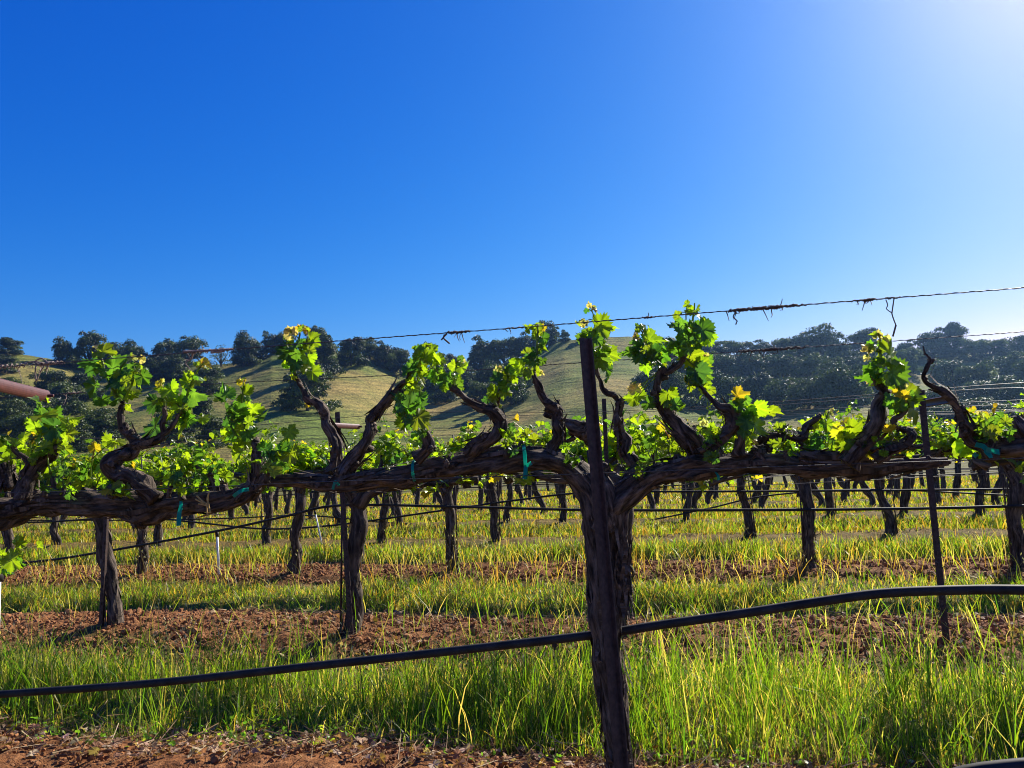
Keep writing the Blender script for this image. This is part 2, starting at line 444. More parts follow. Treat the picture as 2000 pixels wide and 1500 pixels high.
# ------------------------------------------------------------------ leaves
LOBE = np.array([[0, 1.0], [10, .93], [20, .88], [30, .74], [40, .82], [55, .92], [68, .87], [80, .76], [95, .79], [112, .80], [130, .74], [150, .62], [168, .30], [180, .10]])
def leaf_template(n, seed, two_ring=True):
    r_ = np.random.default_rng(seed)
    a = (np.arange(n) + 0.0) / n * 360 - 180
    rad = np.interp(np.abs(a), LOBE[:, 0], LOBE[:, 1])
    if n >= 24: rad = rad * (1 + 0.10 * np.where(np.arange(n) % 2 == 0, 1, -1)) * (1 + r_.normal(0, 0.05, n))
    else: rad = rad * (1 + r_.normal(0, 0.06, n))
    ar = np.radians(a)
    vd = np.min(np.abs(a[:, None] - np.array([0, 55, -55, 112, -112])[None]), 1) / 28.0
    def ring(f):
        x = np.cos(ar) * rad * f; y = np.sin(ar) * rad * f
        z = 0.26 * f * rad * (np.clip(vd, 0, 1) - 0.5) - k1 * (x * x) - k2 * (y * y) + k3 * np.abs(y) + 0.05 * f * r_.normal(0, 1, n)
        return np.stack([x, y, z], 1)
    k1 = r_.uniform(0.05, 0.7); k2 = r_.uniform(-0.2, 0.5); k3 = r_.uniform(-0.2, 0.7)
    fs = (0.5, 1.0) if two_ring else (1.0,)
    V = np.vstack([np.zeros((1, 3))] + [ring(f) for f in fs])
    j = np.arange(n); k = (j + 1) % n
    faces = [np.stack([np.zeros(n, int), 1 + j, 1 + k], 1)]
    if two_ring: faces.append(np.stack([1 + j, 1 + n + j, 1 + n + k, 1 + k], 1))
    vein = np.concatenate([[1.0]] + [np.clip(1 - vd * 2.2, 0, 1) * (1 - 0.4 * f) for f in fs])
    return V, faces, vein
LT_NEAR = [leaf_template(48, i) for i in range(8)]
LT_MID = [leaf_template(20, i + 20, False) for i in range(6)]
LT_FAR = [leaf_template(9, i + 40, False) for i in range(6)]
TINT = {'g': (0.062, 0.13, 0.018), 'y': (0.15, 0.21, 0.011), 'd': (0.034, 0.085, 0.022), 'o': (0.27, 0.20, 0.016), 'w': (0.30, 0.25, 0.14)}  # 'd' carries the shade of turned-away leaves in its colour; 'g' is deepened likewise
def put_leaf(g, tmpl, pos, tip, nrm, size, tint, mat=0, r_=rng):
    V, faces, vein = tmpl
    x = np.asarray(tip, float); x = x / np.linalg.norm(x)
    z = np.asarray(nrm, float); z = z - x * (z @ x); z = z / (np.linalg.norm(z) + 1e-9)
    y = np.cross(z, x)
    P = np.asarray(pos) + size * (V[:, :1] * x + V[:, 1:2] * y + V[:, 2:] * z)
    c = np.array(tint) * r_.uniform(0.8, 1.2) * (1 + r_.normal(0, 0.06, 3))
    C = c[None] * (1 + vein[:, None] * np.array([0.55, 0.4, 0.5]))
    g.add(P, faces, mat, C)

# ------------------------------------------------------------------ background vines (six builds, then copies)
def bark_strips(g, P, rad, n, seed, mat=0):
    r_ = np.random.default_rng(abs(int(seed)))
    P, rad = resample(P, rad, 0.03)
    for k in range(n):
        i = r_.integers(0, max(1, len(P) - 8)); L = r_.integers(3, 8)
        seg = P[i:i + L]; rr = rad[i:i + L]
        if len(seg) < 3: continue
        a = r_.uniform(0, 2 * PI); T = seg[-1] - seg[0]; T /= np.linalg.norm(T)
        e1 = np.cross(T, [0.3, 1, 0.2]); e1 /= np.linalg.norm(e1); e2 = np.cross(T, e1)
        n_ = e1 * math.cos(a) + e2 * math.sin(a); s_ = np.cross(T, n_)
        peel = np.linspace(0, 1, len(seg)) ** 2 * r_.uniform(0.004, 0.026)
        if r_.random() < 0.5: peel = peel[::-1]
        c = seg + n_ * (rr * 1.03 + peel)[:, None]
        w = (0.003 + 0.006 * r_.random()) * np.sin(np.linspace(0.3, PI - 0.3, len(seg)))
        V = np.vstack([c + s_ * w[:, None], c - s_ * w[:, None]]); m_ = len(seg); j = np.arange(m_ - 1)
        bk = np.concatenate([np.stack([np.full(m_, 0.02 + k * .013), np.full(m_, k * 0.02), np.linspace(0, .2, m_) + k], 1)] * 2)
        g.add(V, [np.stack([j, j + 1, m_ + j + 1, m_ + j], 1)], mat, None, bk)

def gen_shoot(gs, base, direction, length, nl, tmpls, r_, size=(0.065, 0.03), stem_r=0.0028, sides=5):
    d = np.asarray(direction, float); d /= np.linalg.norm(d)
    bend = r_.normal(0, 0.25, 3); bend[2] = abs(bend[2])
    ts = np.linspace(0, 1, 5)
    P = np.asarray(base) + (d[None] * ts[:, None] + bend[None] * 0.5 * ts[:, None] ** 2) * length
    tube(gs, P, np.linspace(stem_r, stem_r * 0.4, 5), sides, None, mat=1, C=(0.13, 0.17, 0.03))
    side = r_.uniform(0, 2 * PI)
    for k in range(nl):
        t = (k + 0.6) / nl
        p = P[0] + (P[-1] - P[0]) * t
        a = side + PI * k + r_.normal(0, 0.5)
        out = np.array([math.cos(a), math.sin(a), r_.uniform(0.0, 0.7)])
        sz = (size[0] * (1 - t) + size[1] * t) * r_.uniform(0.75, 1.2)
        q = p + out * sz * 0.75
        tip = np.array([out[0], out[1], r_.uniform(-1.0, 0.5)]); nrm = np.array([r_.normal(0, .6), r_.normal(0, .6), 1.0])
        c = TINT['y'] if r_.random() < 0.72 else TINT['g']
        if t > 0.75 and r_.random() < 0.22: c = TINT['o']
        put_leaf(gs, tmpls[r_.integers(len(tmpls))], q, tip, nrm, sz, c, 0, r_)
        if len(tmpls[0][0]) > 15:
            tube(gs, [p, q], stem_r * 0.5, 3, None, mat=1, C=(0.16, 0.2, 0.03), cap=False)

def vine_variant(seed, detail):
    r_ = np.random.default_rng(100 + seed)
    tm = LT_MID if detail else LT_FAR
    sides = 14 if detail else 8
    g = Geo(); lean = r_.normal(0, 0.06); H = r_.uniform(0.78, 0.86) if detail else r_.uniform(0.70, 0.80)
    P = np.array([[0, 0, -0.06], [lean * 0.1, 0, 0.12], [lean * .8 + r_.normal(0, .02), r_.normal(0, .02), 0.4], [lean * 1.2, 0, 0.65], [lean * 1.2, 0, H]])
    rad = np.array([0.058, 0.048, 0.042, 0.044, 0.054]) * (1.0 if detail else 1.15)
    tube(g, P, rad, sides, 0.02, 0.2, 0.3, seed=seed, kink=0.35)
    if detail: bark_strips(g, P, rad, 90, seed)
    spurs = []; cords = []
    for sgn in (-1, 1):
        L = r_.uniform(0.66, 0.74)
        Q = np.array([P[-1] + [0, 0, -0.08], P[-1] + [sgn * 0.08, 0, 0.03], P[-1] + [sgn * 0.3, r_.normal(0, .02), 0.06 + r_.normal(0, .02)], P[-1] + [sgn * L, r_.normal(0, .03), 0.05 + r_.normal(0, .03)]])
        gc = Geo()
        tube(gc, Q, [0.046, 0.043, 0.034, 0.024], sides, 0.03, 0.12, 0.25, seed=seed + 5 * sgn, kink=0.3)
        cords.append(gc)
        for k in range(5 if detail else 4):
            t = (k + 0.6) / (5 if detail else 4)
            b = P[-1] + [sgn * L * t, 0, 0.06]
            spurs.append((b, sgn, gc))
    leaves = Geo(); woods = []
    for (b, sgn, gc) in spurs:
        gs = Geo() if detail else gc
        if detail: woods.append(gs)
        h = r_.uniform(0.03, 0.18) if detail else r_.uniform(0.03, 0.13); a = r_.normal(0, 0.6)
        tip = b + [a * h, r_.normal(0, 0.06), h]
        midp = (b + tip) / 2 + r_.normal(0, 0.03, 3)
        tube(gs, [b - [0, 0, 0.03], midp, tip], [0.022, 0.017, 0.013], 8 if detail else 5, 0.03, 0.12, 0.3, seed=int(r_.integers(999)), kink=0.4)
        for q in range(r_.integers(3, 5)):
            d = [r_.normal(0, 0.5), r_.normal(0, 0.5), r_.uniform(0.4, 1.0)]
            gen_shoot(leaves, tip - [0, 0, r_.uniform(0, h * 0.5)], d, r_.uniform(0.10, 0.30) if detail else r_.uniform(0.08, 0.24), int(r_.integers(8, 12)), tm, r_, size=(0.056, 0.026) if detail else (0.062, 0.032))
        for q in range(2):
            gen_shoot(leaves, b, [r_.normal(0, .6), r_.normal(0, 1), r_.uniform(-1.0, .3)], r_.uniform(0.06, 0.2), 6, tm, r_, size=(0.055, 0.03))
    root = empty('grapevine')
    g.build('trunk', M_BARK2, root)
    for gc in cords: gc.build('cordon', M_BARK2, root)
    for gs in woods: gs.build('spur', M_BARK2, root)
    leaves.build('foliage', [M_LEAF, M_LEAF], root, smooth=False)
    return root

LEAN = None
def row_base(px, n, py_guess):         # where a trunk seen at px meets the ground of row n
    p = at(px, py_guess, n * S)
    w, v = to_wv(p[0], p[1]); v = n * S
    x, y = wv(w, v)
    return w, v, x, y, float(zg(v, w))

NV_D, NV_F = 5, 5
variants_d = [vine_variant(i, True) for i in range(NV_D)]
variants_f = [vine_variant(50 + i, False) for i in range(NV_F)]
used = set()
def place_vine(root0, w, v, r_, lab, grp, mirror=None, scale=None, tilt=0.0):
    if root0.name not in used: used.add(root0.name); o = root0
    else: o = copy_tree(root0)
    x, y = wv(w, v)
    o.location = (x, y, float(zg(v, w)) - 0.01)
    s = scale if scale else r_.uniform(0.93, 1.06)
    mi = r_.random() < 0.5
    o.rotation_euler = (r_.normal(0, 0.02), tilt + r_.normal(0, 0.02), -THETA + (PI if mi else 0) + r_.normal(0, 0.04))
    o.scale = (s, s, s * r_.uniform(0.96, 1.04))
    tag(o, lab, 'grapevine', grp)
    return o
def row_name(n): return ['', 'nearest', 'second', 'third', 'fourth', 'fifth', 'sixth', 'seventh', 'eighth', 'ninth', 'tenth', 'eleventh', 'twelfth', 'thirteenth', 'fourteenth'][n]
rv = np.random.default_rng(21)
TRUNKS = {2: [(-290, None), (222, 'second row grapevine with shaggy trunk beside a dark stake, left of the white riser'),
              (684, 'second row grapevine with shaggy trunk right of the rusty cross arm on its post'),
              (1207, 'second row grapevine half hidden behind the thick near trunk'), (2230, None)],
          3: [(20, 'third row grapevine at the left edge, above the low leafy sucker'), (275, 'third row grapevine crossed by the sloping hose, left of the white riser'),
              (575, 'third row grapevine standing just right of the white riser'), (885, 'third row grapevine with leaning bare dark trunk in the middle of the brown strip'),
              (1215, None), (1583, 'third row grapevine with curved dark trunk left of the dark T post'), (1990, 'third row grapevine with thick dark trunk at the right edge'), (-290, None), (2400, None)],
          4: [(-130, None), (110, 'fourth row grapevine near the left edge beyond the sloping hose'), (308, 'fourth row grapevine just right of the sagging hose on the left'), (522, 'fourth row grapevine behind the leafy near cordon, left of the rusty cross arm'),
              (745, 'fourth row grapevine just right of the shaggy second row trunk'), (970, 'fourth row grapevine with crooked foot standing in green grass left of the near trunk'),
              (1200, None), (1467, 'fourth row grapevine with thin straight trunk right of the near trunk'), (1742, 'fourth row grapevine with thick shaggy trunk left of the dark T post'), (2015, None), (2300, None)]}
PYB = {2: 1240, 3: 1115, 4: 1048}
VINE_W = {}
n_vines = 0
for n in (2, 3, 4):
    for i, (px, lab) in enumerate(TRUNKS[n]):
        w, v, x, y, z = row_base(px, n, PYB[n])
        vi = {885: 0, 1583: 1}.get(px, int(rv.integers(NV_D)))
        tilt = 0.12 if px in (885, 1583) else 0.0
        o = place_vine(variants_d[(i + n) % NV_D], w, v, rv, lab or 'grapevine in the %s row mostly hidden behind nearer vines' % row_name(n),
                       'grapevines in the rows behind', scale=1.0 + (0.03 if n == 2 else 0), tilt=0)
        if tilt: o.rotation_euler[1] = tilt * (1 if o.rotation_euler[2] < 1 else -1) * -1
        VINE_W.setdefault(n, []).append(w); n_vines += 1
for n in range(5, 14):
    v = n * S
    half = 0.72 * v + 1.5
    ws = np.arange(-half - 0.75 * v * 0.25, half * 0.85 + 1, 0.88 if n < 9 else 1.3)
    ws = ws + rv.uniform(0, 1.5)
    for w in ws:
        if rv.random() < 0.05: continue
        ww = w + rv.normal(0, 0.08)
        x, y = wv(ww, v); u_ = x / y
        if u_ < -0.74 or u_ > 0.73: continue
        pool = variants_d if n == 5 and rv.random() < 0.5 else variants_f
        place_vine(pool[int(rv.integers(len(pool)))], ww, v, rv, 'small grapevine of the %s row from the camera, trunk above yellow green grass' % row_name(n), 'grapevines in the rows behind')
        VINE_W.setdefault(n, []).append(ww); n_vines += 1
print('background vines', n_vines)

# ------------------------------------------------------------------ the near row
def chain(pts, v=S, dv=None):          # photo points with pixel radii -> world points and radii
    P = []; rad = []
    for i, (px, py, rp) in enumerate(pts):
        vv = v + (dv[i] if dv is not None else 0.0)
        p = at(px, py, vv); P.append(p); rad.append(rp * mpp(p))
    return np.array(P), np.array(rad)

SH = {}                                # every stem of the near row in photo pixels, to hang leaves on
class Vine:
    def __init__(s, label):
        s.root = empty('grapevine'); tag(s.root, label, 'grapevine', 'grapevines of the nearest row')
        s.stems = []; s.spurs = []
    def wood(s, name, pts_list, sides=24, rough=0.14, lump=0.16, strips=0, kink=0.12, v=S):
        g = Geo()
        r_ = np.random.default_rng(len(pts_list[0]) * 31 + len(name))
        for k, pts in enumerate(pts_list):
            P, rad = chain(pts, v)
            rad = rad * (0.78 if name == 'cordon' else 0.88)
            tube(g, P, rad, int(sides * 1.5), 0.008, rough * 1.7, lump * 1.9, seed=len(s.spurs) * 7 + k * 3 + len(name), kink=kink)
            Pd, rd = resample(P, rad, 0.03)
            for q in range(int(len(Pd) / 3.2)):       # burls, old pruning scars and stubs
                i = r_.integers(0, len(Pd)); dirn = r_.normal(0, 1, 3); dirn[2] = abs(dirn[2]) * (1 if r_.random() < .7 else -1); dirn /= np.linalg.norm(dirn)
                c = Pd[i] + dirn * rd[i] * 0.55; a_ = rd[i] * r_.uniform(0.3, 0.75); h_ = rd[i] * r_.uniform(0.35, 1.0)
                tube(g, [c - dirn * rd[i] * 0.3, c, c + dirn * h_ * .6, c + dirn * h_], [a_ * 1.3, a_ * 1.1, a_ * .8, a_ * .45], 12, 0.006, 0.2, 0.5, seed=int(i) + k, kink=0.3)
            if strips: bark_strips(g, P, rad, strips, 5 + k)
        return g.build(name, M_BARK, s.root)
    def spur(s, pts_list, shoots=(), dv=0.0, sides=16):
        g = Geo(); r_ = np.random.default_rng(abs(len(s.spurs) * 13 + int(pts_list[0][0][0])))
        for k, pts in enumerate(pts_list):
            P, rad = chain(pts, S + dv)
            rad = rad * 0.84
            tube(g, P, rad, sides, 0.007, 0.28, 0.6, seed=int(pts[0][0]) + k, kink=0.75)
            if len(pts) > 4: bark_strips(g, P, rad, 22, int(pts[0][0]) + k)
            for q in range(2 * max(2, len(pts))):          # knots and pruning scars
                i = r_.integers(1, max(2, len(P)))
                i = min(i, len(P) - 1)
                dirn = r_.normal(0, 1, 3); dirn /= np.linalg.norm(dirn)
                c = P[i] + dirn * rad[i] * 0.5
                tube(g, [c - dirn * rad[i] * 0.5, c, c + dirn * rad[i] * 0.9], [rad[i] * 0.9, rad[i] * 0.75, rad[i] * 0.35], 8, None, 0.1, 0.2, seed=i)
        o = g.build('spur', M_BARK, s.root)
        for sh in shoots:
            lg = Geo()
            P, rad = chain(sh, S + dv); tube(lg, P, rad * 0.9, 8, 0.01, 0, 0.15, mat=1, C=(0.13, 0.17, 0.03), seed=3, kink=0.5)
            s.spurs.append(dict(obj=o, g=lg, dv=dv, pts=densify([(a, b) for a, b, c in sh])))
        return o
    def finish(s, base):
        for rec in s.spurs:
            if rec['g'].n: rec['g'].build('leafy_shoot', [M_LEAF, M_LEAF], rec['obj'], smooth=True)
        rebase(s.root, base)
def densify(p):
    out = []
    for (a, b), (c, d) in zip(p[:-1], p[1:]):
        n = max(1, int(math.hypot(c - a, d - b) / 6))
        out += [(a + (c - a) * i / n, b + (d - b) * i / n) for i in range(n)]
    return out + [p[-1]]

GAP = 1.0
mid = Vine('thick shaggy grapevine trunk behind the dark steel post, its cordons reaching both ways')
mid.wood('trunk', [[(1226, 1690, 34), (1216, 1580, 30), (1204, 1420, 29), (1188, 1280, 31), (1178, 1130, 34), (1176, 1040, 38), (1172, 960, 36), (1168, 925, 22)],
                   [(1215, 1200, 12), (1216, 1100, 14), (1212, 1030, 16), (1222, 985, 14)]], 40, 0.16, 0.12, 150, 0.1)
mid.wood('cordon', [[(1168, 1010, 34), (1140, 940, 33), (1098, 902, 30), (1020, 893, 29), (930, 902, 28), (820, 922, 27), (720, 936, 25), (650, 944, 20), (575, 938, 15), (515, 934, 13)]], 28, 0.14, 0.16, 80)
mid.wood('cordon', [[(1182, 1005, 34), (1228, 962, 31), (1290, 924, 28), (1400, 908, 25), (1500, 906, 23), (1600, 912, 23), (1690, 914, 24), (1750, 908, 20), (1800, 906, 15), (1850, 900, 10)],
                    [(1466, 890, 9), (1478, 884, 11), (1494, 893, 12)], [(1560, 895, 10), (1640, 895, 14), (1700, 893, 17)]], 28, 0.14, 0.16, 60)
sp_A = mid.spur([[(662, 945, 18), (684, 906, 17), (712, 876, 15), (727, 842, 14), (722, 816, 11)], [(724, 822, 9), (738, 800, 7), (760, 778, 6), (790, 746, 5), (803, 728, 4)]],
                [[(800, 732, 3.2), (815, 716, 3), (826, 695, 2.5), (834, 670, 1.6)], [(798, 738, 2.5), (812, 748, 2), (822, 752, 1.5)]], 0.0)
sp_B = mid.spur([[(646, 925, 12), (661, 880, 11), (650, 846, 10), (637, 820, 9), (630, 802, 9), (615, 785, 8), (601, 775, 7), (588, 752, 6), (578, 734, 5)]],
                [[(580, 738, 3.6), (572, 712, 3), (580, 680, 2.6), (586, 650, 2)], [(574, 712, 2.5), (566, 690, 2), (560, 672, 1.5)], [(580, 690, 2), (596, 672, 1.6), (600, 655, 1.2)]], 0.04)
sp_C = mid.spur([[(812, 895, 14), (838, 874, 12), (836, 851, 11), (832, 846, 8)], [(828, 850, 5), (812, 834, 4), (800, 822, 3.5)]], [[(802, 824, 2.6), (793, 812, 2), (786, 795, 1.5)], [(800, 822, 2.5), (812, 812, 2)]], -0.06)
sp_D = mid.spur([[(908, 885, 17), (932, 868, 16), (955, 856, 15), (972, 840, 14), (978, 824, 14), (966, 808, 12), (948, 796, 9), (920, 783, 8), (895, 768, 7), (876, 755, 6)],
                 [(964, 806, 8), (966, 792, 6), (976, 770, 5), (986, 752, 4)]],
                [[(880, 758, 3), (862, 740, 2.6), (852, 724, 1.8)], [(886, 760, 2.5), (888, 735, 2), (893, 708, 1.4)], [(986, 754, 2.8), (992, 738, 2.2), (986, 722, 1.4)], [(972, 780, 2), (962, 776, 1.6)]], -0.03)
sp_E = mid.spur([[(1078, 885, 14), (1090, 850, 12), (1091, 820, 11), (1086, 800, 10), (1070, 786, 9), (1057, 770, 8), (1048, 748, 7), (1043, 722, 5)], [(1080, 812, 8), (1070, 806, 9)], [(1088, 800, 3), (1091, 782, 2.5)]],
                [[(1043, 724, 3.2), (1048, 690, 2.6), (1050, 660, 2.2), (1050, 634, 1.5)], [(1046, 705, 2), (1034, 694, 1.6)], [(1043, 722, 2), (1036, 714, 1.5), (1034, 732, 1.2)]], -0.02)
sp_F = mid.spur([[(1168, 862, 22), (1145, 846, 20), (1124, 836, 15), (1104, 822, 9)], [(1120, 850, 8), (1108, 862, 5)]], [], 0.10)
sp_G = mid.spur([[(1238, 905, 14), (1222, 880, 13), (1216, 858, 11), (1208, 832, 9), (1206, 808, 7.5), (1210, 784, 7), (1198, 772, 6.5), (1182, 762, 6), (1170, 736, 5), (1162, 706, 4)]],
                [[(1163, 708, 3), (1157, 684, 2.6), (1162, 650, 2.2), (1160, 620, 1.6), (1154, 602, 1.2)], [(1160, 664, 2), (1172, 648, 1.4)], [(1158, 686, 2), (1174, 676, 1.5)], [(1161, 700, 2), (1178, 704, 1.4)]], 0.05)
sp_H = mid.spur([[(1362, 900, 22), (1350, 868, 19), (1332, 845, 17), (1306, 818, 15), (1288, 790, 14), (1285, 765, 13), (1292, 735, 12), (1298, 722, 10)], [(1293, 735, 9), (1318, 716, 8), (1334, 700, 7), (1344, 684, 5)], [(1330, 838, 8), (1350, 842, 7), (1358, 832, 4)]],
                [[(1342, 688, 3.6), (1350, 662, 3), (1354, 625, 2.4), (1357, 592, 1.6)], [(1346, 684, 2.4), (1340, 655, 2), (1340, 610, 1.4)], [(1292, 728, 2.8), (1282, 700, 2.4), (1264, 680, 2), (1256, 650, 1.5)], [(1284, 700, 2), (1250, 690, 1.5), (1243, 662, 1.2)], [(1350, 672, 2), (1374, 656, 1.5)], [(1340, 700, 2), (1362, 722, 1.6), (1366, 745, 1.2)], [(1308, 800, 2.4), (1312, 785, 2), (1324, 790, 1.4)]], 0.02)
sp_I = mid.spur([[(1372, 888, 14), (1396, 866, 13), (1424, 846, 12), (1432, 824, 13), (1424, 806, 12), (1412, 798, 10), (1394, 782, 6), (1376, 766, 5), (1360, 752, 4)], [(1450, 890, 13), (1444, 862, 12), (1432, 840, 11)]],
                [[(1430, 812, 2.8), (1446, 800, 2.4), (1452, 785, 2), (1448, 772, 1.4)], [(1434, 830, 2.8), (1452, 838, 2.2), (1468, 846, 1.8)], [(1400, 862, 2.2), (1384, 842, 1.8), (1375, 826, 1.2)], [(1364, 756, 2), (1354, 752, 1.4)]], -0.03)
sp_J = mid.spur([[(1486, 895, 15), (1496, 868, 14), (1518, 854, 11), (1545, 852, 10), (1568, 852, 9), (1580, 834, 8), (1592, 818, 8), (1600, 812, 6)], [(1556, 852, 6), (1568, 874, 5), (1572, 890, 4)]], [[(1598, 814, 2.6), (1612, 820, 2), (1618, 806, 1.4)], [(1506, 860, 2.2), (1512, 846, 1.6), (1528, 834, 1.2)]], 0.06)
sp_K = mid.spur([[(1652, 905, 20), (1676, 874, 18), (1700, 850, 17), (1716, 822, 15), (1726, 795, 14), (1730, 770, 12), (1726, 758, 9)], [(1728, 765, 7), (1716, 750, 5), (1706, 738, 4)]],
                [[(1724, 760, 4), (1722, 728, 3.6), (1721, 692, 3), (1718, 656, 1.8)], [(1721, 690, 2), (1702, 682, 1.5), (1693, 694, 1)], [(1722, 722, 2), (1738, 706, 1.6)], [(1710, 742, 2), (1700, 736, 1.5)], [(1690, 866, 2.4), (1664, 878, 2.2), (1656, 850, 1.6), (1652, 834, 1.2)]], -0.08)
sp_L = mid.spur([[(1706, 892, 14), (1734, 878, 13), (1764, 868, 11), (1780, 848, 10), (1768, 842, 8), (1754, 838, 6), (1748, 822, 6), (1756, 812, 5), (1772, 796, 4)]],
                [[(1770, 800, 2.8), (1772, 780, 2.2), (1766, 764, 1.4)], [(1756, 812, 2.4), (1762, 790, 2), (1756, 772, 1.4)], [(1772, 796, 2), (1784, 780, 1.4)], [(1726, 880, 2.4), (1738, 862, 2), (1742, 846, 1.3)]], -0.11)

for k_, (x_, y_, h_) in enumerate([(752, 936, 26), (772, 920, 34), (868, 905, 30), (992, 884, 40), (1012, 880, 30), (1060, 884, 30), (1122, 900, 34), (1254, 930, 44), (1276, 915, 56), (1312, 908, 50), (1398, 895, 36), (1536, 892, 38), (1596, 896, 34), (1622, 900, 44)]):
    q_ = 6 * (-1) ** k_
    mid.spur([[(x_, y_ + 8, 6), (x_ + q_ * .4, y_ - 4, 5), (x_ + q_ * .3, y_ - 10, 3.5)]], [[(x_ + q_ * .3, y_ - 9, 2.2), (x_ + q_, y_ - h_ * .55, 1.8), (x_ + q_ * .6, y_ - h_, 1.2)], [(x_ + q_ * .3, y_ - 8, 1.8), (x_ - q_ * 1.5, y_ - h_ * .5, 1.4)]], 0.05 * (-1) ** (k_ // 2))
left = Vine('heavy gnarled grapevine cordon with twisted spurs at the left edge, teal tape beneath')
left.wood('cordon', [[(-420, 1010, 36), (-200, 1000, 34), (0, 994, 34), (105, 982, 30), (210, 984, 33), (275, 992, 34), (335, 980, 27), (402, 980, 26), (470, 966, 23), (500, 950, 18)],
                     [(262, 995, 22), (276, 1015, 18), (282, 1026, 11)], [(20, 955, 14), (14, 925, 13), (8, 905, 10)]], 30, 0.15, 0.2, 120)
left.wood('trunk', [[(-420, 1740, 46), (-425, 1500, 42), (-420, 1200, 42), (-420, 1020, 44)]], 24, 0.16, 0.15, 20)
sp_LA = left.spur([[(297, 982, 18), (280, 958, 17), (259, 936, 16), (232, 922, 16), (217, 906, 17), (228, 892, 16), (248, 884, 14), (264, 868, 12), (254, 850, 11), (245, 836, 10), (233, 815, 8), (236, 798, 7), (242, 786, 6)],
                   [(264, 872, 10), (290, 864, 9), (314, 850, 8), (321, 825, 6), (322, 796, 5)], [(316, 850, 6), (336, 832, 5), (352, 808, 4)]],
                  [[(242, 790, 4), (224, 766, 3.6), (208, 735, 3), (200, 710, 2.6), (194, 684, 1.6)], [(240, 788, 3), (256, 755, 2.4), (264, 726, 1.8), (278, 700, 1.2)], [(226, 768, 2.4), (232, 735, 2), (240, 712, 1.5), (257, 698, 1)],
                   [(322, 800, 3), (321, 770, 2.6), (318, 748, 1.5)], [(352, 810, 3.2), (366, 770, 2.8), (380, 735, 2.2), (398, 708, 1.4)], [(358, 800, 2), (340, 785, 1.5)]], -0.05)
sp_LB = left.spur([[(486, 972, 15), (500, 945, 14), (505, 918, 14), (500, 890, 13), (499, 866, 12)], [(498, 950, 12), (518, 936, 11), (530, 928, 6)]],
                  [[(496, 868, 3), (480, 840, 2.8), (472, 805, 2.4), (474, 770, 2), (476, 746, 1.4)], [(494, 868, 2.6), (462, 850, 2.2), (446, 815, 1.8), (438, 775, 1.4)], [(502, 868, 2.4), (526, 905, 2), (548, 890, 2), (556, 856, 1.4)], [(478, 830, 2), (460, 800, 1.5)]], 0.0)
sp_LD = left.spur([[(50, 972, 18), (58, 930, 16), (72, 902, 15), (92, 884, 12), (108, 874, 10)], [(62, 915, 8), (40, 890, 7), (24, 868, 5)]],
                  [[(106, 876, 3.2), (112, 845, 2.6), (90, 815, 2.2), (78, 785, 1.6)], [(108, 874, 3), (130, 850, 2.4), (132, 815, 1.8)], [(30, 876, 2.6), (20, 860, 2), (14, 850, 1.4)], [(66, 908, 2.4), (60, 870, 2), (68, 852, 1.4)], [(44, 894, 2.2), (20, 896, 1.6)]], -0.04)
sp_LE = left.spur([[(225, 972, 9), (218, 960, 8), (214, 950, 5)]], [[(214, 952, 2.2), (214, 944, 1.6)], [(220, 960, 2), (240, 966, 1.5)]], -0.10)
sp_LF = left.spur([[(418, 985, 9), (414, 950, 8), (410, 926, 6)]], [[(412, 930, 2.4), (415, 905, 1.8)], [(412, 930, 2), (428, 920, 1.4)]], 0.05)
sp_LG = left.spur([[(-60, 1000, 12), (-40, 1050, 7), (-14, 1090, 4)]], [[(-14, 1090, 2.6), (10, 1096, 2.2), (26, 1080, 1.8), (36, 1060, 1.2)]], -0.08)

for k_, (x_, y_, h_) in enumerate([(10, 975, 60), (36, 962, 70), (88, 960, 66), (128, 965, 78), (160, 965, 60), (186, 966, 70), (330, 962, 60), (362, 966, 70), (392, 962, 56), (440, 956, 50), (520, 932, 46)]):
    q_ = 9 * (-1) ** k_
    left.spur([[(x_, y_ + 10, 7), (x_ + q_ * .4, y_ - 6, 6), (x_ + q_ * .3, y_ - 14, 4)]], [[(x_ + q_ * .3, y_ - 12, 2.4), (x_ + q_, y_ - h_ * .55, 2), (x_ + q_ * .6, y_ - h_, 1.3)], [(x_ + q_ * .3, y_ - 10, 2), (x_ - q_ * 1.6, y_ - h_ * .6, 1.5)]], 0.07 * (-1) ** (k_ // 2))
rt = Vine('grapevine arm at the right edge with a long bare twisting spur and teal bow')
rt.wood('cordon', [[(1920, 878, 17), (1960, 876, 24), (2040, 876, 30), (2160, 880, 34), (2320, 905, 36), (2400, 960, 36)], [(2010, 868, 26), (1992, 840, 22), (1978, 815, 14)]], 28, 0.15, 0.2, 20)
rt.wood('trunk', [[(2430, 1740, 46), (2420, 1500, 42), (2410, 1200, 42), (2400, 960, 40)]], 24, 0.16, 0.15, 10)
sp_M = rt.spur([[(1948, 882, 17), (1926, 876, 17), (1904, 866, 15), (1886, 842, 14), (1882, 818, 12), (1876, 800, 9), (1858, 776, 7.5), (1843, 762, 7), (1822, 752, 6), (1806, 738, 5), (1812, 718, 4.5), (1816, 704, 4), (1806, 692, 2.5), (1803, 676, 1.6)], [(1814, 708, 4), (1822, 703, 3)], [(1884, 836, 8), (1904, 832, 8)]],
               [[(1906, 838, 2.6), (1924, 850, 2.2), (1930, 830, 1.8), (1938, 812, 1.3)], [(1904, 834, 2.4), (1916, 816, 1.6)], [(1924, 850, 2), (1946, 838, 1.6), (1966, 828, 1.2)], [(1946, 840, 1.6), (1974, 842, 1)]], -0.05)

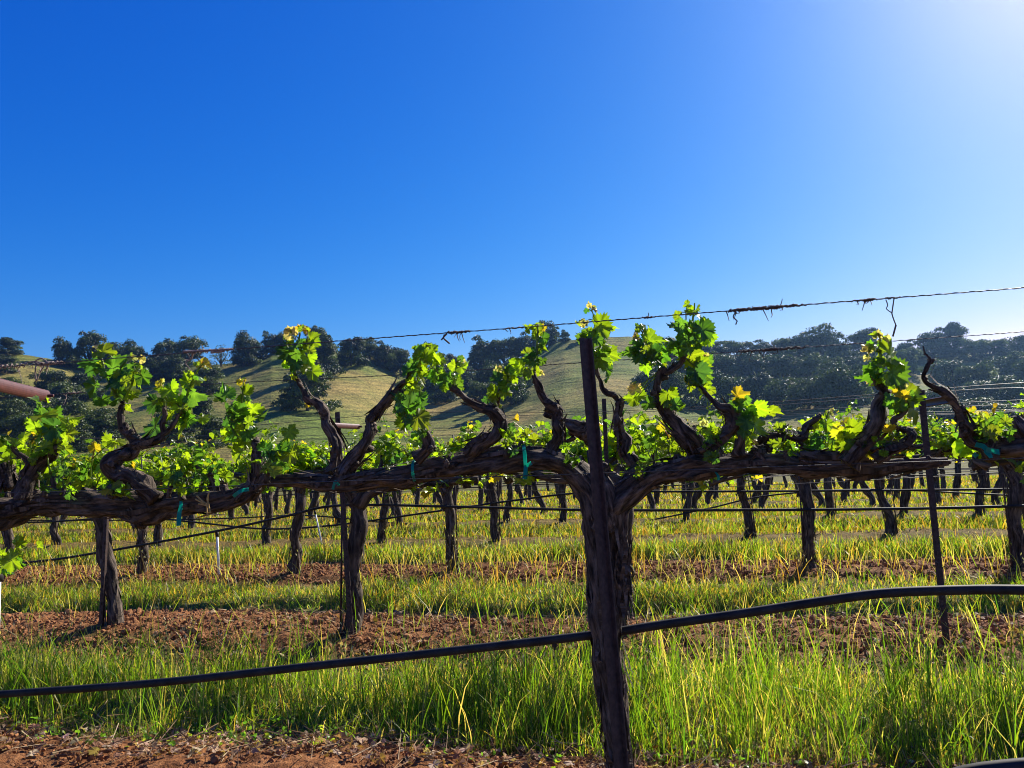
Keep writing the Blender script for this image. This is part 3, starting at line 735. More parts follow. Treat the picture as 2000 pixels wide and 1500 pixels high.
ALL_SPURS = [r_ for vn in (mid, left, rt) for r_ in vn.spurs]
LEAVES = """172 710 38 190 d;186 702 28 70 y;207 688 36 -5 y;191 676 20 160 w;230 720 50 0 g;185 762 46 250 g;200 787 28 270 g;252 767 46 -40 y;267 724 30 -30 y;282 740 28 -60 g;257 697 16 100 w;277 700 16 40 w;255 797 20 -80 y;220 745 44 180 d
337 765 36 -50 y;302 792 36 250 d;315 747 18 90 o;365 740 28 100 y;387 744 36 0 y;400 711 26 0 o;385 770 42 -30 g;347 792 32 200 y;370 800 36 -20 g;355 830 50 -50 y;332 812 24 -100 y;295 840 46 230 d;362 776 30 -140 g;372 818 30 -30 g
440 765 34 120 g;437 787 46 190 d;485 772 38 -30 y;475 745 18 80 o;455 815 46 200 d;450 850 38 220 y;462 882 32 -60 y;480 865 32 -30 y;492 845 36 -20 g;465 890 30 -100 y;448 858 28 180 g;470 800 34 40 g;500 800 32 -10 y;510 812 24 0 g;456 838 36 150 g
77 787 36 60 g;87 815 42 -20 y;130 820 52 -10 y;107 805 34 40 g;135 852 30 -40 y;127 882 24 -90 y;15 852 22 120 o;50 855 32 70 y;10 872 36 180 y;42 875 32 -60 y;70 857 22 40 o;90 875 30 -20 y;15 890 30 200 y;50 892 34 -90 y;95 832 42 180 d;62 830 34 150 y;30 862 28 100 y;112 838 32 -50 g;28 905 30 -60 y;75 890 26 -120 g
215 857 38 120 y;225 865 32 -60 y;185 872 20 100 o;213 952 38 160 y;245 965 30 0 y;228 946 30 60 g;416 900 28 60 y;427 926 26 -20 y
546 875 36 110 g;569 893 38 -60 y;539 907 36 230 g;521 900 38 200 d;567 847 30 -60 y;555 880 34 0 g;548 912 30 -90 d
566 648 26 130 w;598 643 18 40 o;610 665 32 -30 y;556 690 40 220 d;570 683 32 190 g;605 704 28 -60 y;612 732 30 -70 y;601 791 14 -90 o;575 714 26 250 d;590 668 24 60 g;562 668 30 170 g;598 720 22 -40 y;586 640 16 90 o
832 672 26 0 y;850 693 34 20 y;818 697 32 200 g;836 704 32 -30 y;822 735 38 -80 y;860 704 28 0 y;797 725 28 190 d;811 760 36 -30 y;825 774 28 0 g;845 680 24 50 y;808 710 28 170 g;826 716 30 -60 g
790 791 58 120 d;822 819 42 -40 y;790 830 34 -100 y;815 798 26 60 g;776 788 34 180 d;804 806 32 -60 g
853 728 28 120 g;864 746 28 190 d;888 711 24 110 y;906 716 28 0 y;902 700 14 60 w;885 739 24 0 y;899 756 20 -30 y;845 735 26 180 g;874 748 24 -60 g
990 732 28 30 y;1004 735 26 0 y;972 721 16 110 w;969 742 28 180 d;965 770 28 220 y;990 767 26 -30 y;1004 753 22 -30 g;1006 713 30 200 y;980 755 24 200 g;994 720 20 80 g;966 780 22 -100 y
1046 641 22 160 y;1060 641 16 0 o;1063 665 26 -50 g;1025 690 22 170 y;1032 700 28 200 d;1049 690 20 30 g;1035 730 22 -100 y;1056 728 12 -20 w;1052 655 20 -60 y;1040 708 22 180 g;1014 716 26 190 y;1058 678 20 -20 y
1179 637 44 0 y;1140 669 40 210 g;1140 686 22 240 o;1182 672 36 10 y;1193 693 36 -20 y;1175 707 34 -60 g;1186 725 28 -60 g;1161 602 14 70 w;1151 595 12 110 w;1142 632 16 250 w;1165 714 22 -100 y;1148 656 30 160 y;1170 690 26 20 g;1150 694 22 -120 y
1358 608 28 60 y;1368 618 26 -10 y;1319 640 32 200 d;1328 633 26 150 g;1377 650 46 -50 g;1385 663 32 -70 y;1332 661 36 190 g;1313 670 38 190 d;1319 682 32 200 g;1349 702 42 -100 y;1364 733 42 -60 d;1375 712 32 -20 y;1375 695 18 40 w;1257 638 24 90 y;1240 657 18 120 w;1275 665 38 10 y;1253 682 42 160 d;1247 695 38 230 d;1281 699 42 -20 d;1262 719 24 -90 y;1228 689 24 180 g;1349 757 18 -80 y;1339 742 16 170 o;1345 640 32 40 g;1366 640 30 10 g;1268 690 32 -60 g;1300 690 30 30 g;1330 684 32 -100 g;1380 735 28 -30 g;1355 745 26 -130 d;1240 672 26 170 g
1232 778 28 180 y;1253 772 28 10 y;1238 757 24 110 w;1307 776 36 -70 y;1326 795 24 0 y;1315 786 18 -60 o;1294 834 20 -40 o;1234 872 30 250 y;1330 876 24 -80 y;1294 866 28 200 y;1309 864 26 0 y;1315 853 16 80 o;1270 790 26 -40 g
1445 772 32 10 o;1439 789 28 160 g;1477 802 46 -60 y;1447 791 26 0 g;1452 825 32 200 g;1479 836 42 -50 y;1464 849 34 -10 y;1462 818 30 -20 g;1471 859 26 -30 o;1392 838 28 0 y;1375 825 16 100 w;1458 806 30 -100 g;1450 842 26 200 g
1617 820 26 -30 y;1622 806 14 60 w;1524 834 22 40 y;1507 842 24 180 y;1612 830 22 -90 g
1749 695 62 -10 y;1754 734 56 -25 g;1700 729 50 225 g;1739 751 32 -10 y;1692 680 22 200 w;1696 697 16 -90 w;1715 652 18 100 w;1728 660 18 10 w;1704 745 26 200 w;1712 712 28 170 g
1756 766 28 160 o;1781 763 36 20 y;1790 778 30 0 y;1747 791 36 250 g;1790 806 44 -40 y;1754 802 26 -90 y;1760 755 16 110 w;1766 772 26 60 o;1776 790 28 -60 g;1740 776 24 190 g
1638 844 34 200 o;1668 844 46 -20 y;1653 827 28 30 o;1651 874 36 230 y;1664 866 26 0 g;1728 847 24 160 y;1743 851 28 -30 y;1743 838 24 60 o;1702 889 18 -90 o;1646 858 30 180 y;1680 856 26 0 y
1928 834 40 150 y;1941 817 32 -20 o;1922 855 36 220 g;1950 834 26 0 y;1967 845 24 -30 g;1977 840 16 0 g;1967 823 20 20 y;1915 810 16 110 w;1936 850 32 -60 y;1944 842 26 -20 g;1920 840 28 170 y
37 1056 24 60 y;15 1097 38 200 y;37 1100 28 -30 g;22 1082 24 100 y;6 1110 28 220 y"""
rl = np.random.default_rng(5)
items = [q.split() for line in LEAVES.split('\n') for q in line.split(';')]
for rec in ALL_SPURS:                  # small leaves all along each green shoot
    n = len(rec['pts'])
    for q in range(max(2, (n / 3.0 if n > 14 else n / 1.5).__int__())):
        t = rl.uniform(0.15, 1.0); a, b_ = rec['pts'][min(n - 1, int(t * n))]
        an = rl.uniform(0, 360); d_ = rl.uniform(8, 20)
        k = 'y' if rl.random() < 0.5 else ('g' if rl.random() < 0.75 else 'd')
        items.append([a + math.cos(R(an)) * d_, b_ - math.sin(R(an)) * d_, rl.uniform(13, 27) * (1.1 - 0.4 * t), an + rl.normal(0, 35), k])
for it in items:
    px, py, sz, an = [float(a) for a in it[:4]]; k = it[4]
    best = min(((min(math.hypot(px - a, py - b) for a, b in rec['pts']), i) for i, rec in enumerate(ALL_SPURS)))
    rec = ALL_SPURS[best[1]]
    near = sorted(rec['pts'], key=lambda q: math.hypot(px - q[0], py - q[1]) + rl.uniform(0, 6))[0]
    an = R(an)
    dvv_ = rl.normal(0, 0.035)
    P0 = at(near[0], near[1], S + rec['dv'])
    c = at(px, py, S + rec['dv'] + dvv_)
    mp_ = mpp(c); L = sz * mp_ / 1.42
    tipd = RIGHT * math.cos(an) + UP * math.sin(an)
    tip3 = tipd + f0 * rl.normal(0, 0.45)
    tilt = rl.uniform(0, 2 * PI); ta = 0.3 + 1.0 * rl.random()
    nrm = -f0 + (RIGHT * math.cos(tilt) + UP * math.sin(tilt)) * ta + np.array([0, 0, 0.35])
    if rl.random() < 0.3: nrm = -nrm
    pos = c - tip3 / np.linalg.norm(tip3) * L * 0.3
    g = rec['g']
    put_leaf(g, LT_NEAR[rl.integers(8)], pos, tip3, nrm, L, TINT[k], 0, rl)
    if k in 'gyd' and sz > 20 and rl.random() < 0.4:      # a half hidden companion leaf behind
        a2 = rl.uniform(0, 2 * PI); t2 = RIGHT * math.cos(a2) + UP * math.sin(a2) + f0 * rl.normal(0, .6)
        cp = c + f0 * rl.uniform(.01, .05) + (RIGHT * rl.normal(0, .6) + UP * rl.normal(0, .6)) * L
        put_leaf(g, LT_NEAR[rl.integers(8)], cp, t2, rl.normal(0, 1, 3), L * rl.uniform(.35, .75), TINT['g' if rl.random() < .5 else 'y'], 0, rl)
        tube(g, [P0, (P0 + cp) / 2 + [0, 0, .004], cp], [0.0016, 0.0013, 0.0011], 5, None, mat=1, C=(0.15, 0.18, 0.035))
    midp = (P0 + pos) / 2 + np.array([0, 0, 0.006])
    tube(g, [P0, midp, pos], [0.0018, 0.0014, 0.0012], 5, None, mat=1, C=(0.15, 0.18, 0.035) if k != 'o' else (0.3, 0.14, 0.05))
    if k == 'w' or (k == 'o' and sz < 20):         # folded young tips and buds
        for q in range(3):
            d_ = tipd + rl.normal(0, 0.7, 3)
            put_leaf(g, LT_MID[rl.integers(6)], c + rl.normal(0, 0.004, 3), d_, rl.normal(0, 1, 3), L * 0.5, TINT['w' if q != 1 else 'y'], 0, rl)
mid.finish(at(1222, 1690, S)); left.finish(at(-420, 1740, S)); rt.finish(at(2430, 1740, S))

# ------------------------------------------------------------------ posts, stakes, cross arms
def t_post(name, base, top, flange, web, label, cat, group=None, turn=0.0):
    base = np.asarray(base, float); top = np.asarray(top, float)
    root = empty(name, base); tag(root, label, cat, group)
    ax = top - base; L = np.linalg.norm(ax); ax /= L
    sx = np.array([CT, -ST, 0]); sx -= ax * (ax @ sx); sx /= np.linalg.norm(sx)
    sy = np.cross(ax, sx)
    sx, sy = sx * math.cos(turn) + sy * math.sin(turn), sy * math.cos(turn) - sx * math.sin(turn)
    g = Geo(); c = (top - base) / 2
    box(g, c - sy * web * 0.5, sx * flange / 2, sy * 0.002, ax * L / 2)
    box(g, c + sy * 0.0005, sx * 0.0025, sy * (web / 2 - 0.0018), ax * L / 2 * 0.9995)
    for k in range(int(L / 0.055)):
        box(g, ax * (0.03 + k * 0.055) - sy * (web * 0.5 + 0.0042), sx * flange * 0.16, sy * 0.002, ax * 0.010)
    g.build('post', M_POST, root, smooth=False, attr=False)
    return root, ax, sx, sy
nb, ntp = at(1226, 1690, S - 0.24), at(1140, 660, S - 0.13)
t_post('trellis_post', nb, ntp, 0.027, 0.034, 'tall dark steel trellis post leaning in front of the thick near trunk', 'post', None, 2.5)

def cross_arm(root, centre, half, sag, w_, sx, ax, L2):       # channel section, local coordinates
    g = Geo(); d = half / np.linalg.norm(half)
    nrm = ax - d * (ax @ d); nrm /= np.linalg.norm(nrm); b_ = np.cross(d, nrm)
    th = np.linspace(-1.15, 1.15, 9)
    prof_o = [(math.sin(a) * w_ / 2, math.cos(a) * w_ * 0.28) for a in th]
    prof_i = [(math.sin(a) * (w_ / 2 - .004), math.cos(a) * w_ * 0.28 - .004) for a in th][::-1]
    prof = prof_o + prof_i; n = len(prof)
    V = [centre + e * half + nrm * a + b_ * c_ for e in (-1, 1) for a, c_ in prof]
    j = np.arange(n); k = (j + 1) % n
    caps = [[i, i + 1, n - 2 - i, n - 1 - i] for i in range(len(th) - 1)]
    g.add(V, [np.stack([j, k, n + k, n + j], 1), np.array(caps), np.array(caps)[:, ::-1] + n])
    for e in (-0.93, 0.93):
        c_ = centre + half * e + b_ * w_ * 0.3
        tube(g, [c_, c_ + b_ * 0.02], 0.006, 8)
    return g.build('cross_arm', M_ARM, root, smooth=False, attr=False)

# post off the left edge with its red arm reaching into view
arm_near, arm_far = at(-110, 722, S * 0.83), at(106, 774, S * 1.16)
cpt = arm_near * 0.64 + arm_far * 0.36; amid = (arm_near + arm_far) / 2
w_, v_ = to_wv(cpt[0], cpt[1])
root, ax, sx, sy = t_post('trellis_post', (cpt[0], cpt[1], float(zg(v_, w_)) - 0.05), cpt + [0, 0, 0.1], 0.036, 0.04, 'steel trellis post with rusty red cross arm at the left edge', 'post')
half = (arm_far - arm_near) / 2
cross_arm(root, amid - np.array(root.location) - np.array([0.03, 0.0, 0]), half, 0, 0.052, sx, np.array([0, 0, 1.0]), 0)

def row_post(px, pyt, pyb, n, label, arm=None, fl=0.032):
    w, v, x, y, z = row_base(px[1], n, pyb)
    v2 = v - 0.05
    b_ = at(px[1], pyb, v2); t_ = at(px[0], pyt, v2)
    root, ax, sx, sy = t_post('trellis_post', b_, t_, fl, 0.03, label, 'post', 'steel posts of the second row')
    if arm:
        c = at(arm[0], arm[1], v2) - np.array(b_)
        hf = np.array([ST, CT, 0]) * arm[2] + np.array([CT, -ST, 0]) * arm[3]
        cross_arm(root, c - np.array([0, 0.022, 0]), hf, 0, arm[4], sx, np.array([0, 0, 1.0]), 0)
    return root
row_post((661, 688), 805, 1245, 2, 'slim steel post with small orange cross arm beside the shaggy second row trunk', (667, 832, 0.26, 0.0, 0.036))
row_post((1797, 1848), 762, 1265, 2, 'dark steel T post with dark cross arm on the right, standing in tall grass', (1815, 786, 0.28, 0.0, 0.045))
row_post((1180, 1200), 779, 1240, 2, 'narrow dark stake rising just right of the tall near post', None, 0.024)
row_post((210, 198), 1000, 1255, 2, 'dark steel stake left of the shaggy second row trunk on the left', None, 0.026)

g0 = None; rs = np.random.default_rng(3)
def stake_mesh():
    root = empty('vine_stake')
    g = Geo(); tube(g, [(0, 0, -0.1), (0.004, 0, 0.6), (0, 0, 1.2)], 0.0065, 6)
    g.build('rod', M_POST, root, attr=False)
    return root
st0 = stake_mesh(); first = True
for n in (2, 3, 4, 5):
    for w in VINE_W[n]:
        if n == 2 and abs(to_px([*wv(w, n * S), 1.0])[0] - 222) < 40: continue
        x, y = wv(w + rs.choice([-0.05, 0.05]), n * S - 0.03)
        if abs(x / y) > 0.74: continue
        o = st0 if first else copy_tree(st0); first = False
        o.location = (x, y, float(zg(n * S, w)) - 0.02); o.rotation_euler = (rs.normal(0, 0.03), rs.normal(0, 0.03), 0)
        o.scale = (1, 1, rs.uniform(0.85, 1.02))
        tag(o, 'thin dark steel rod pushed in beside a trunk of the %s row' % row_name(n), 'stake', 'thin rods beside the vine trunks')

# ------------------------------------------------------------------ wires and hoses
def wire(name, pts, rad, mat, label, cat, group, sides=6, step=0.08, twist=False):
    g = Geo(); P, _ = resample(np.asarray(pts), np.full(len(pts), rad), step)
    tube(g, P, rad, sides)
    if twist:
        s_ = np.arange(0, np.linalg.norm(P[-1] - P[0]), 0.006); T = (P[-1] - P[0]) / np.linalg.norm(P[-1] - P[0])
        idx = np.interp(s_, np.concatenate([[0], np.cumsum(np.linalg.norm(np.diff(P, axis=0), axis=1))]), np.arange(len(P)))
        base = np.stack([np.interp(idx, np.arange(len(P)), P[:, k]) for k in range(3)], 1)
        e1 = np.cross(T, [0, 0, 1.0]); e1 /= np.linalg.norm(e1); e2 = np.cross(T, e1)
        Q = base + (e1 * np.cos(s_ * 190)[:, None] + e2 * np.sin(s_ * 190)[:, None]) * rad * 1.2
        tube(g, Q, rad * 0.8, 4)
    o = g.build(name, mat, None, attr=False)
    return tag(o, label, cat, group)
V1, V2 = S * 0.83, S * 1.16
W1 = [at(x, y, V1) for x, y in [(-500, 754), (-110, 724), (0, 717), (300, 694), (700, 663), (1000, 641), (1300, 617), (1600, 593), (2000, 562), (2400, 529)]]
W2 = [at(x, y, V2) for x, y in [(-400, 800), (106, 770), (450, 748), (780, 732), (1140, 708), (1400, 690), (2000, 648), (2400, 618)]]
W3 = [at(x, y, S - 0.10) for x, y in [(-400, 976), (0, 963), (300, 955), (660, 940), (900, 933), (1158, 925), (1500, 912), (2000, 895), (2400, 880)]]
wire('trellis_wire', W1, 0.0011, M_WIRE, 'uppermost dark trellis wire crossing the sky, wound with dead tendrils', 'wire', 'wires of the nearest row', twist=True)
wire('trellis_wire', W2, 0.0011, M_WIRE, 'trellis wire running from the red cross arm tip past the tall post', 'wire', 'wires of the nearest row', twist=True)
wire('trellis_wire', W3, 0.0013, M_WIRE, 'low wire along the front of the thick near cordons', 'wire', 'wires of the nearest row')
for n in range(2, 8):
    v = n * S; hw = 0.85 * v
    for k, (dv, h) in enumerate([(-0.33, 1.28), (0.33, 1.28), (0, 0.84)]):
        if n > 4 and k == 1: continue
        pts = []
        for w in np.linspace(-hw - 0.2 * v, hw, 9):
            x, y = wv(w, v + dv); pts.append((x, y, 0.04 + float(gz(v)) + h + rs.normal(0, 0.006) - 0.02 * math.cos(w * 2)))
        wire('trellis_wire', pts, 0.0015 if n < 4 else 0.0018, M_WIRE, ['front upper wire of the %s row of vines', 'rear upper wire of the %s row of vines', 'cordon wire of the %s row of vines'][k] % row_name(n), 'wire', 'wires of the rows behind', 4, 0.3)
hose_r = 0.0125
H1 = [at(x, y, S + 0.01) for x, y in [(-500, 1390), (0, 1356), (300, 1334), (600, 1302), (850, 1275), (1150, 1241), (1300, 1219), (1450, 1198), (1600, 1175), (1720, 1159), (1850, 1153), (2000, 1152), (2400, 1160)]]
hose = wire('drip_hose', H1, hose_r, M_HOSE, 'thick black drip hose sagging across the foreground, through the tall grass', 'hose', 'drip hoses of the rows', 12, 0.05)
c = at(1083, 1258, S + 0.01)
g = Geo(); tube(g, [c + [0, 0, 0.012], c - [0, 0, 0.008]], [0.008, 0.007], 10); tube(g, [c - [0, 0, 0.006], c - [0, 0, 0.016]], [0.004, 0.0035], 8)
e = g.build('emitter', M_HOSE, hose, attr=False)
HO = [(3, [(-300, 1128), (40, 1100), (200, 1078), (430, 1036), (560, 1008), (665, 987), (900, 990), (1150, 996), (1500, 996), (1800, 993), (2000, 988), (2300, 980)]),
      (4, [(-200, 1010), (60, 1020), (250, 1009), (380, 1020), (520, 1033), (660, 1025), (850, 999), (1000, 978), (1150, 962), (1400, 960), (1700, 958), (2000, 955), (2200, 950)]),
      (5, [(-200, 1016), (250, 1016), (450, 1012), (600, 1007), (760, 1021), (900, 1027), (1150, 1027), (1250, 1019), (1380, 994), (1500, 968), (1700, 956), (2000, 968), (2200, 968)])]
for n, pts in HO:
    wire('drip_hose', [at(x, y, n * S - 0.08) for x, y in pts], 0.0115 if n < 5 else 0.011, M_HOSE, 'black drip hose sagging between the trunks of the %s row' % row_name(n), 'hose', 'drip hoses of the rows', 8, 0.15)
for n in range(6, 10):
    v = n * S; hw = 0.85 * v; pts = []
    for w in np.linspace(-hw - 0.2 * v, hw, 14):
        x, y = wv(w, v - 0.06); pts.append((x, y, 0.04 + float(gz(v)) + 0.50 + rs.normal(0, 0.05)))
    wire('drip_hose', pts, 0.011, M_HOSE, 'black drip hose sagging between the trunks of the %s row' % row_name(n), 'hose', 'drip hoses of the rows', 5, 0.3)
# a loose hose end close to the camera in the bottom right corner
pts = [np.array(at(x, y, 1.25)) for x, y in [(1800, 1540), (1880, 1512), (1960, 1500), (2060, 1494), (2200, 1500)]]
wire('loose_hose', pts, 0.011, M_HOSE, 'loose black hose arching just into the bottom right corner', 'hose', None, 12, 0.03)

# white risers
def riser(px_t, py_t, px_b, py_b, v, rad, label):
    root = empty('irrigation_riser'); tag(root, label, 'pipe', 'white plastic risers')
    a, b_ = at(px_b, py_b, v), at(px_t, py_t, v)
    g = Geo(); tube(g, [a - b_ * 0 - [0, 0, 0.05], (a + b_) / 2, b_], rad, 10); g.build('pipe', M_PVC, root, attr=False)
    g = Geo(); d = (b_ - a) / np.linalg.norm(b_ - a)
    tube(g, [b_ - d * 0.01, b_ + d * 0.03], rad * 1.5, 10); tube(g, [b_ + d * 0.03, b_ + d * 0.05], rad * 0.9, 8); g.build('cap', M_HOSE, root, attr=False)
    rebase(root, a)
riser(424, 1046, 428, 1128, 3 * S - 0.06, 0.011, 'white plastic riser hanging straight under the sloping hose on the left')
riser(-7, 1130, -12, 1320, S + 0.5, 0.017, 'white plastic pipe cut off by the left edge')
riser(616, 1003, 632, 1075, 4 * S - 0.1, 0.009, 'thin leaning white riser just left of the shaggy second row trunk')

# ------------------------------------------------------------------ dead tendrils on the wires, ties on the cordons
rt_ = np.random.default_rng(9)
def wire_y(W, px):
    q = [to_px(p) for p in W]; xs = [a for a, b_ in q]; ys = [b_ for a, b_ in q]
    return float(np.interp(px, xs, ys))
def tendrils(W, v, x0, x1, nwrap, nhang, label, size=1.0, extra=(), mat=None):
    g = Geo()
    for k in range(nwrap):
        a = rt_.uniform(x0, x1); L = rt_.uniform(12, 50) * size; n = 26
        xs = np.linspace(a, a + L, n); ph = rt_.uniform(0, 6); fr = rt_.uniform(0.25, 0.8); am = rt_.uniform(1.5, 4.5) * size
        P = [at(x, wire_y(W, x) + am * math.sin(ph + fr * (x - a)), v + 0.006 * math.cos(ph + fr * (x - a))) for x in xs]
        tube(g, P, rt_.uniform(0.0008, 0.0018), 4)
    for k in range(nhang):
        a = rt_.uniform(x0, x1); L = rt_.uniform(10, 34) * size; n = 14; y0 = wire_y(W, a)
        t = np.linspace(0, 1, n); cur = rt_.uniform(-1, 1); up = -0.4 if rt_.random() < 0.25 else 1
        P = [at(a + L * 0.5 * cur * q + 7 * math.sin(6 * q * abs(cur) + k) * q, y0 + up * L * q - 8 * cur * math.sin(5 * q) * q, v + 0.01 * math.sin(4 * q)) for q in t]
        tube(g, P, np.linspace(0.0015, 0.0007, n), 4)
    for pts, r_ in extra:
        P = [at(x, y, v) for x, y in pts]; tube(g, P, r_, 5, 0.01)
    o = g.build('dead_tendrils', mat or (M_CANE if x1 < 460 else M_TENDRIL), None, attr=False)
    tag(o, label, 'tendril', 'dead tendrils on the wires')
tendrils(W1, V1, -30, 40, 4, 5, 'curly dead tendrils on the wire above the red arm, left of the knot', 1.0, [([(40, 712), (70, 706), (95, 716)], 0.002)])
tendrils(W1, V1, 62, 96, 9, 5, 'knot of dead tendrils with two dangling ends above the red arm tip', 0.8, [([(70, 704), (82, 700), (92, 708), (84, 714), (68, 708)], 0.002), ([(70, 715), (69, 730), (71, 745)], 0.0022), ([(88, 712), (78, 728), (71, 744)], 0.002), ([(95, 705), (93, 716), (88, 724)], 0.002)])
tendrils(W1, V1, 360, 440, 3, 4, 'stiff dead cane lying along the wire before the lone round oak', 1.0, [([(358, 687), (400, 685), (455, 682)], 0.0034), ([(412, 689), (438, 686)], 0.003), ([(365, 690), (372, 700), (362, 708), (372, 722)], 0.0013)])
tendrils(W1, V1, 862, 902, 6, 5, 'spiky dead tendril on the sky wire above the gap between trees', 0.7, [([(868, 653), (866, 660), (878, 671)], 0.0022), ([(872, 652), (862, 664)], 0.002)])
tendrils(W1, V1, 982, 1000, 2, 2, 'small curled tendril on the sky wire left of the lone hilltop tree', 0.6)
tendrils(W1, V1, 1244, 1264, 4, 1, 'short dead tendril knot on the sky wire between two tall shoots', 0.5)
tendrils(W1, V1, 1410, 1545, 26, 9, 'longest dense wrap of dead tendrils on the sky wire', 0.9, [([(1437, 610), (1432, 619), (1440, 627), (1437, 634)], 0.0016)])
tendrils(W1, V1, 1648, 1706, 9, 4, 'dead tendril wrap on the sky wire left of the long dangling stem', 0.7)
tendrils(W1, V1, 1728, 1752, 3, 0, 'long forked dead stem dangling from the sky wire', 0.6, [([(1730, 585), (1734, 596), (1731, 603), (1742, 611)], 0.0012), ([(1746, 584), (1743, 605), (1742, 612), (1746, 625), (1750, 635)], 0.0014), ([(1750, 635), (1747, 646), (1744, 657)], 0.002)])
tendrils(W2, V2, 1440, 1560, 24, 6, 'dense dead tendrils on the lower wire before the wooded slope', 0.7)
tendrils(W2, V2, 110, 140, 4, 2, 'frayed tendril ends at the tip of the red cross arm', 0.6)

def ribbon(g, pts, w, v, face=None):
    w = w * 0.75; P = np.array([at(x, y, v + dz) for x, y, dz in pts]); P, _ = resample(P, np.ones(len(P)), 0.008)
    T = np.gradient(P, axis=0); T /= np.linalg.norm(T, axis=1)[:, None]
    sgn = np.cross(T, -f0); sgn /= np.linalg.norm(sgn, axis=1)[:, None] + 1e-9
    sgn = sgn + f0 * 0.5 * np.sin(np.linspace(0, 5, len(P)))[:, None]
    n = len(P); off = np.cross(T, sgn) * 0.0006
    V = np.vstack([P + sgn * w / 2, P - sgn * w / 2, P + sgn * w / 2 + off, P - sgn * w / 2 + off]); j = np.arange(n - 1)
    g.add(V, [np.stack([j, j + 1, n + j + 1, n + j], 1), np.stack([2 * n + j, 3 * n + j, 3 * n + j + 1, 2 * n + j + 1], 1)])
def tie(strips, label, mat=None, w=0.012, v=S):
    g = Geo()
    for st in strips: ribbon(g, st, w, v)
    tag(g.build('vine_tie', mat or M_TAPE, None, attr=False, smooth=True), label, 'tie', 'plastic ties on the near row' if mat is None else None)
tie([[(1022, 868, -.02), (1024, 880, -.07), (1026, 905, -.085), (1028, 925, -.07), (1026, 936, -.06)], [(1026, 912, -.085), (1038, 904, -.09)], [(1027, 910, -.085), (1024, 935, -.10)]], 'bright teal tape tied round the cordon midway along the near left arm', w=0.013)
tie([[(812, 898, -.03), (806, 905, -.07), (806, 925, -.08), (810, 940, -.05)], [(808, 900, -.06), (815, 897, -.02)]], 'dull teal tape round the cordon below a knobby short spur', w=0.011)
tie([[(362, 962, -.03), (354, 972, -.07), (353, 990, -.085), (350, 1004, -.09), (349, 1027, -.10)]], 'teal tape hanging straight down below the gnarled left cordon', w=0.016)
tie([[(486, 956, -.07), (472, 958, -.075), (460, 966, -.08), (456, 970, -.075)]], 'short curled teal tape end where two near cordons meet', w=0.014)
tie([[(662, 948, -.06), (655, 940, -.07), (650, 956, -.07)]], 'dark green tie hidden on the cordon before the shaggy second row trunk', w=0.01)
tie([[(1905, 868, -.06), (1922, 873, -.08), (1932, 886, -.09), (1936, 893, -.09)], [(1926, 878, -.09), (1952, 883, -.10)], [(1926, 880, -.085), (1936, 894, -.10)], [(1902, 892, -.07), (1908, 886, -.07)]], 'teal tape bow with loose ends on the right edge cordon', w=0.016)
tie([[(1398, 922, -.03), (1403, 930, -.06), (1404, 938, -.06)]], 'small teal tape end below the right near cordon', w=0.010)
g = Geo()
for pts in [[(384, 968), (395, 978), (408, 988), (405, 975), (408, 962)], [(382, 975), (396, 982), (406, 986), (411, 1002)], [(388, 984), (400, 986), (407, 990)], [(405, 984), (404, 996), (406, 1008)]]:
    tube(g, [at(x, y, S - 0.11) for x, y in pts], 0.0028, 6, 0.006)
tag(g.build('twine_knot', M_TWINE, None, attr=False), 'straw coloured twine knotted round the gnarled left cordon', 'twine')

# ------------------------------------------------------------------ grass
def blades(g, w, v, h, width, lean, tint_a, tint_b, r_, mat=0, droop=0.5, z=None):
    n = len(w); x, y = wv(w, v)
    z0 = zg(v, w) - 0.012 if z is None else z
    az = r_.uniform(0, 2 * PI, n); fa = r_.uniform(0, 2 * PI, n)
    d = np.stack([np.cos(az), np.sin(az)], 1); f = np.stack([np.cos(fa), np.sin(fa)], 1)
    ts = np.array([0, 0.4, 0.75, 1.0]); ws = np.array([0.8, 1.0, 0.62, 0.0])
    ln = np.abs(r_.normal(0, lean, n)); dr = np.abs(r_.normal(0, droop, n))
    V = np.zeros((n, 7, 3)); C = np.zeros((n, 7, 3))
    for k in range(4):
        t = ts[k]; o = h * (ln * t + dr * 0.55 * t ** 3)
        zz = h * (t - 0.28 * np.clip(dr, 0, 1.6) * t ** 3)
        px = x + d[:, 0] * o; py = y + d[:, 1] * o; pz = z0 + zz
        hw = width * ws[k] / 2
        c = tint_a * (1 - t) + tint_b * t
        if k < 3:
            V[:, 2 * k] = np.stack([px + f[:, 0] * hw, py + f[:, 1] * hw, pz], 1)
            V[:, 2 * k + 1] = np.stack([px - f[:, 0] * hw, py - f[:, 1] * hw, pz], 1)
            C[:, 2 * k] = c; C[:, 2 * k + 1] = c
        else:
            V[:, 6] = np.stack([px, py, pz], 1); C[:, 6] = c
    b_ = (np.arange(n) * 7)[:, None]
    q = np.concatenate([b_ + np.array([[0, 1, 3, 2]]), b_ + np.array([[2, 3, 5, 4]])]); t3 = b_ + np.array([[4, 5, 6]])
    g.add(V.reshape(-1, 3), [q, t3], mat, C.reshape(-1, 3), np.zeros((n * 7, 3)))
def scatter(n, w0, w1, v0, v1, r_, patch=0.0, ps=1.3, edge=0.25):
    w = r_.uniform(w0, w1, n); v = r_.uniform(v0, v1, n)
    e = np.minimum((v - v0), (v1 - v)) / edge
    keep = r_.random(n) < np.clip(e + 0.15 + N3(w * 2.2, v * 2.2), 0, 1)
    if patch: keep &= r_.random(n) < np.clip(1 - patch + patch * 3.2 * (N1(w * ps + 9, v * ps) + 0.3), 0.03, 1)
    return w[keep], v[keep]
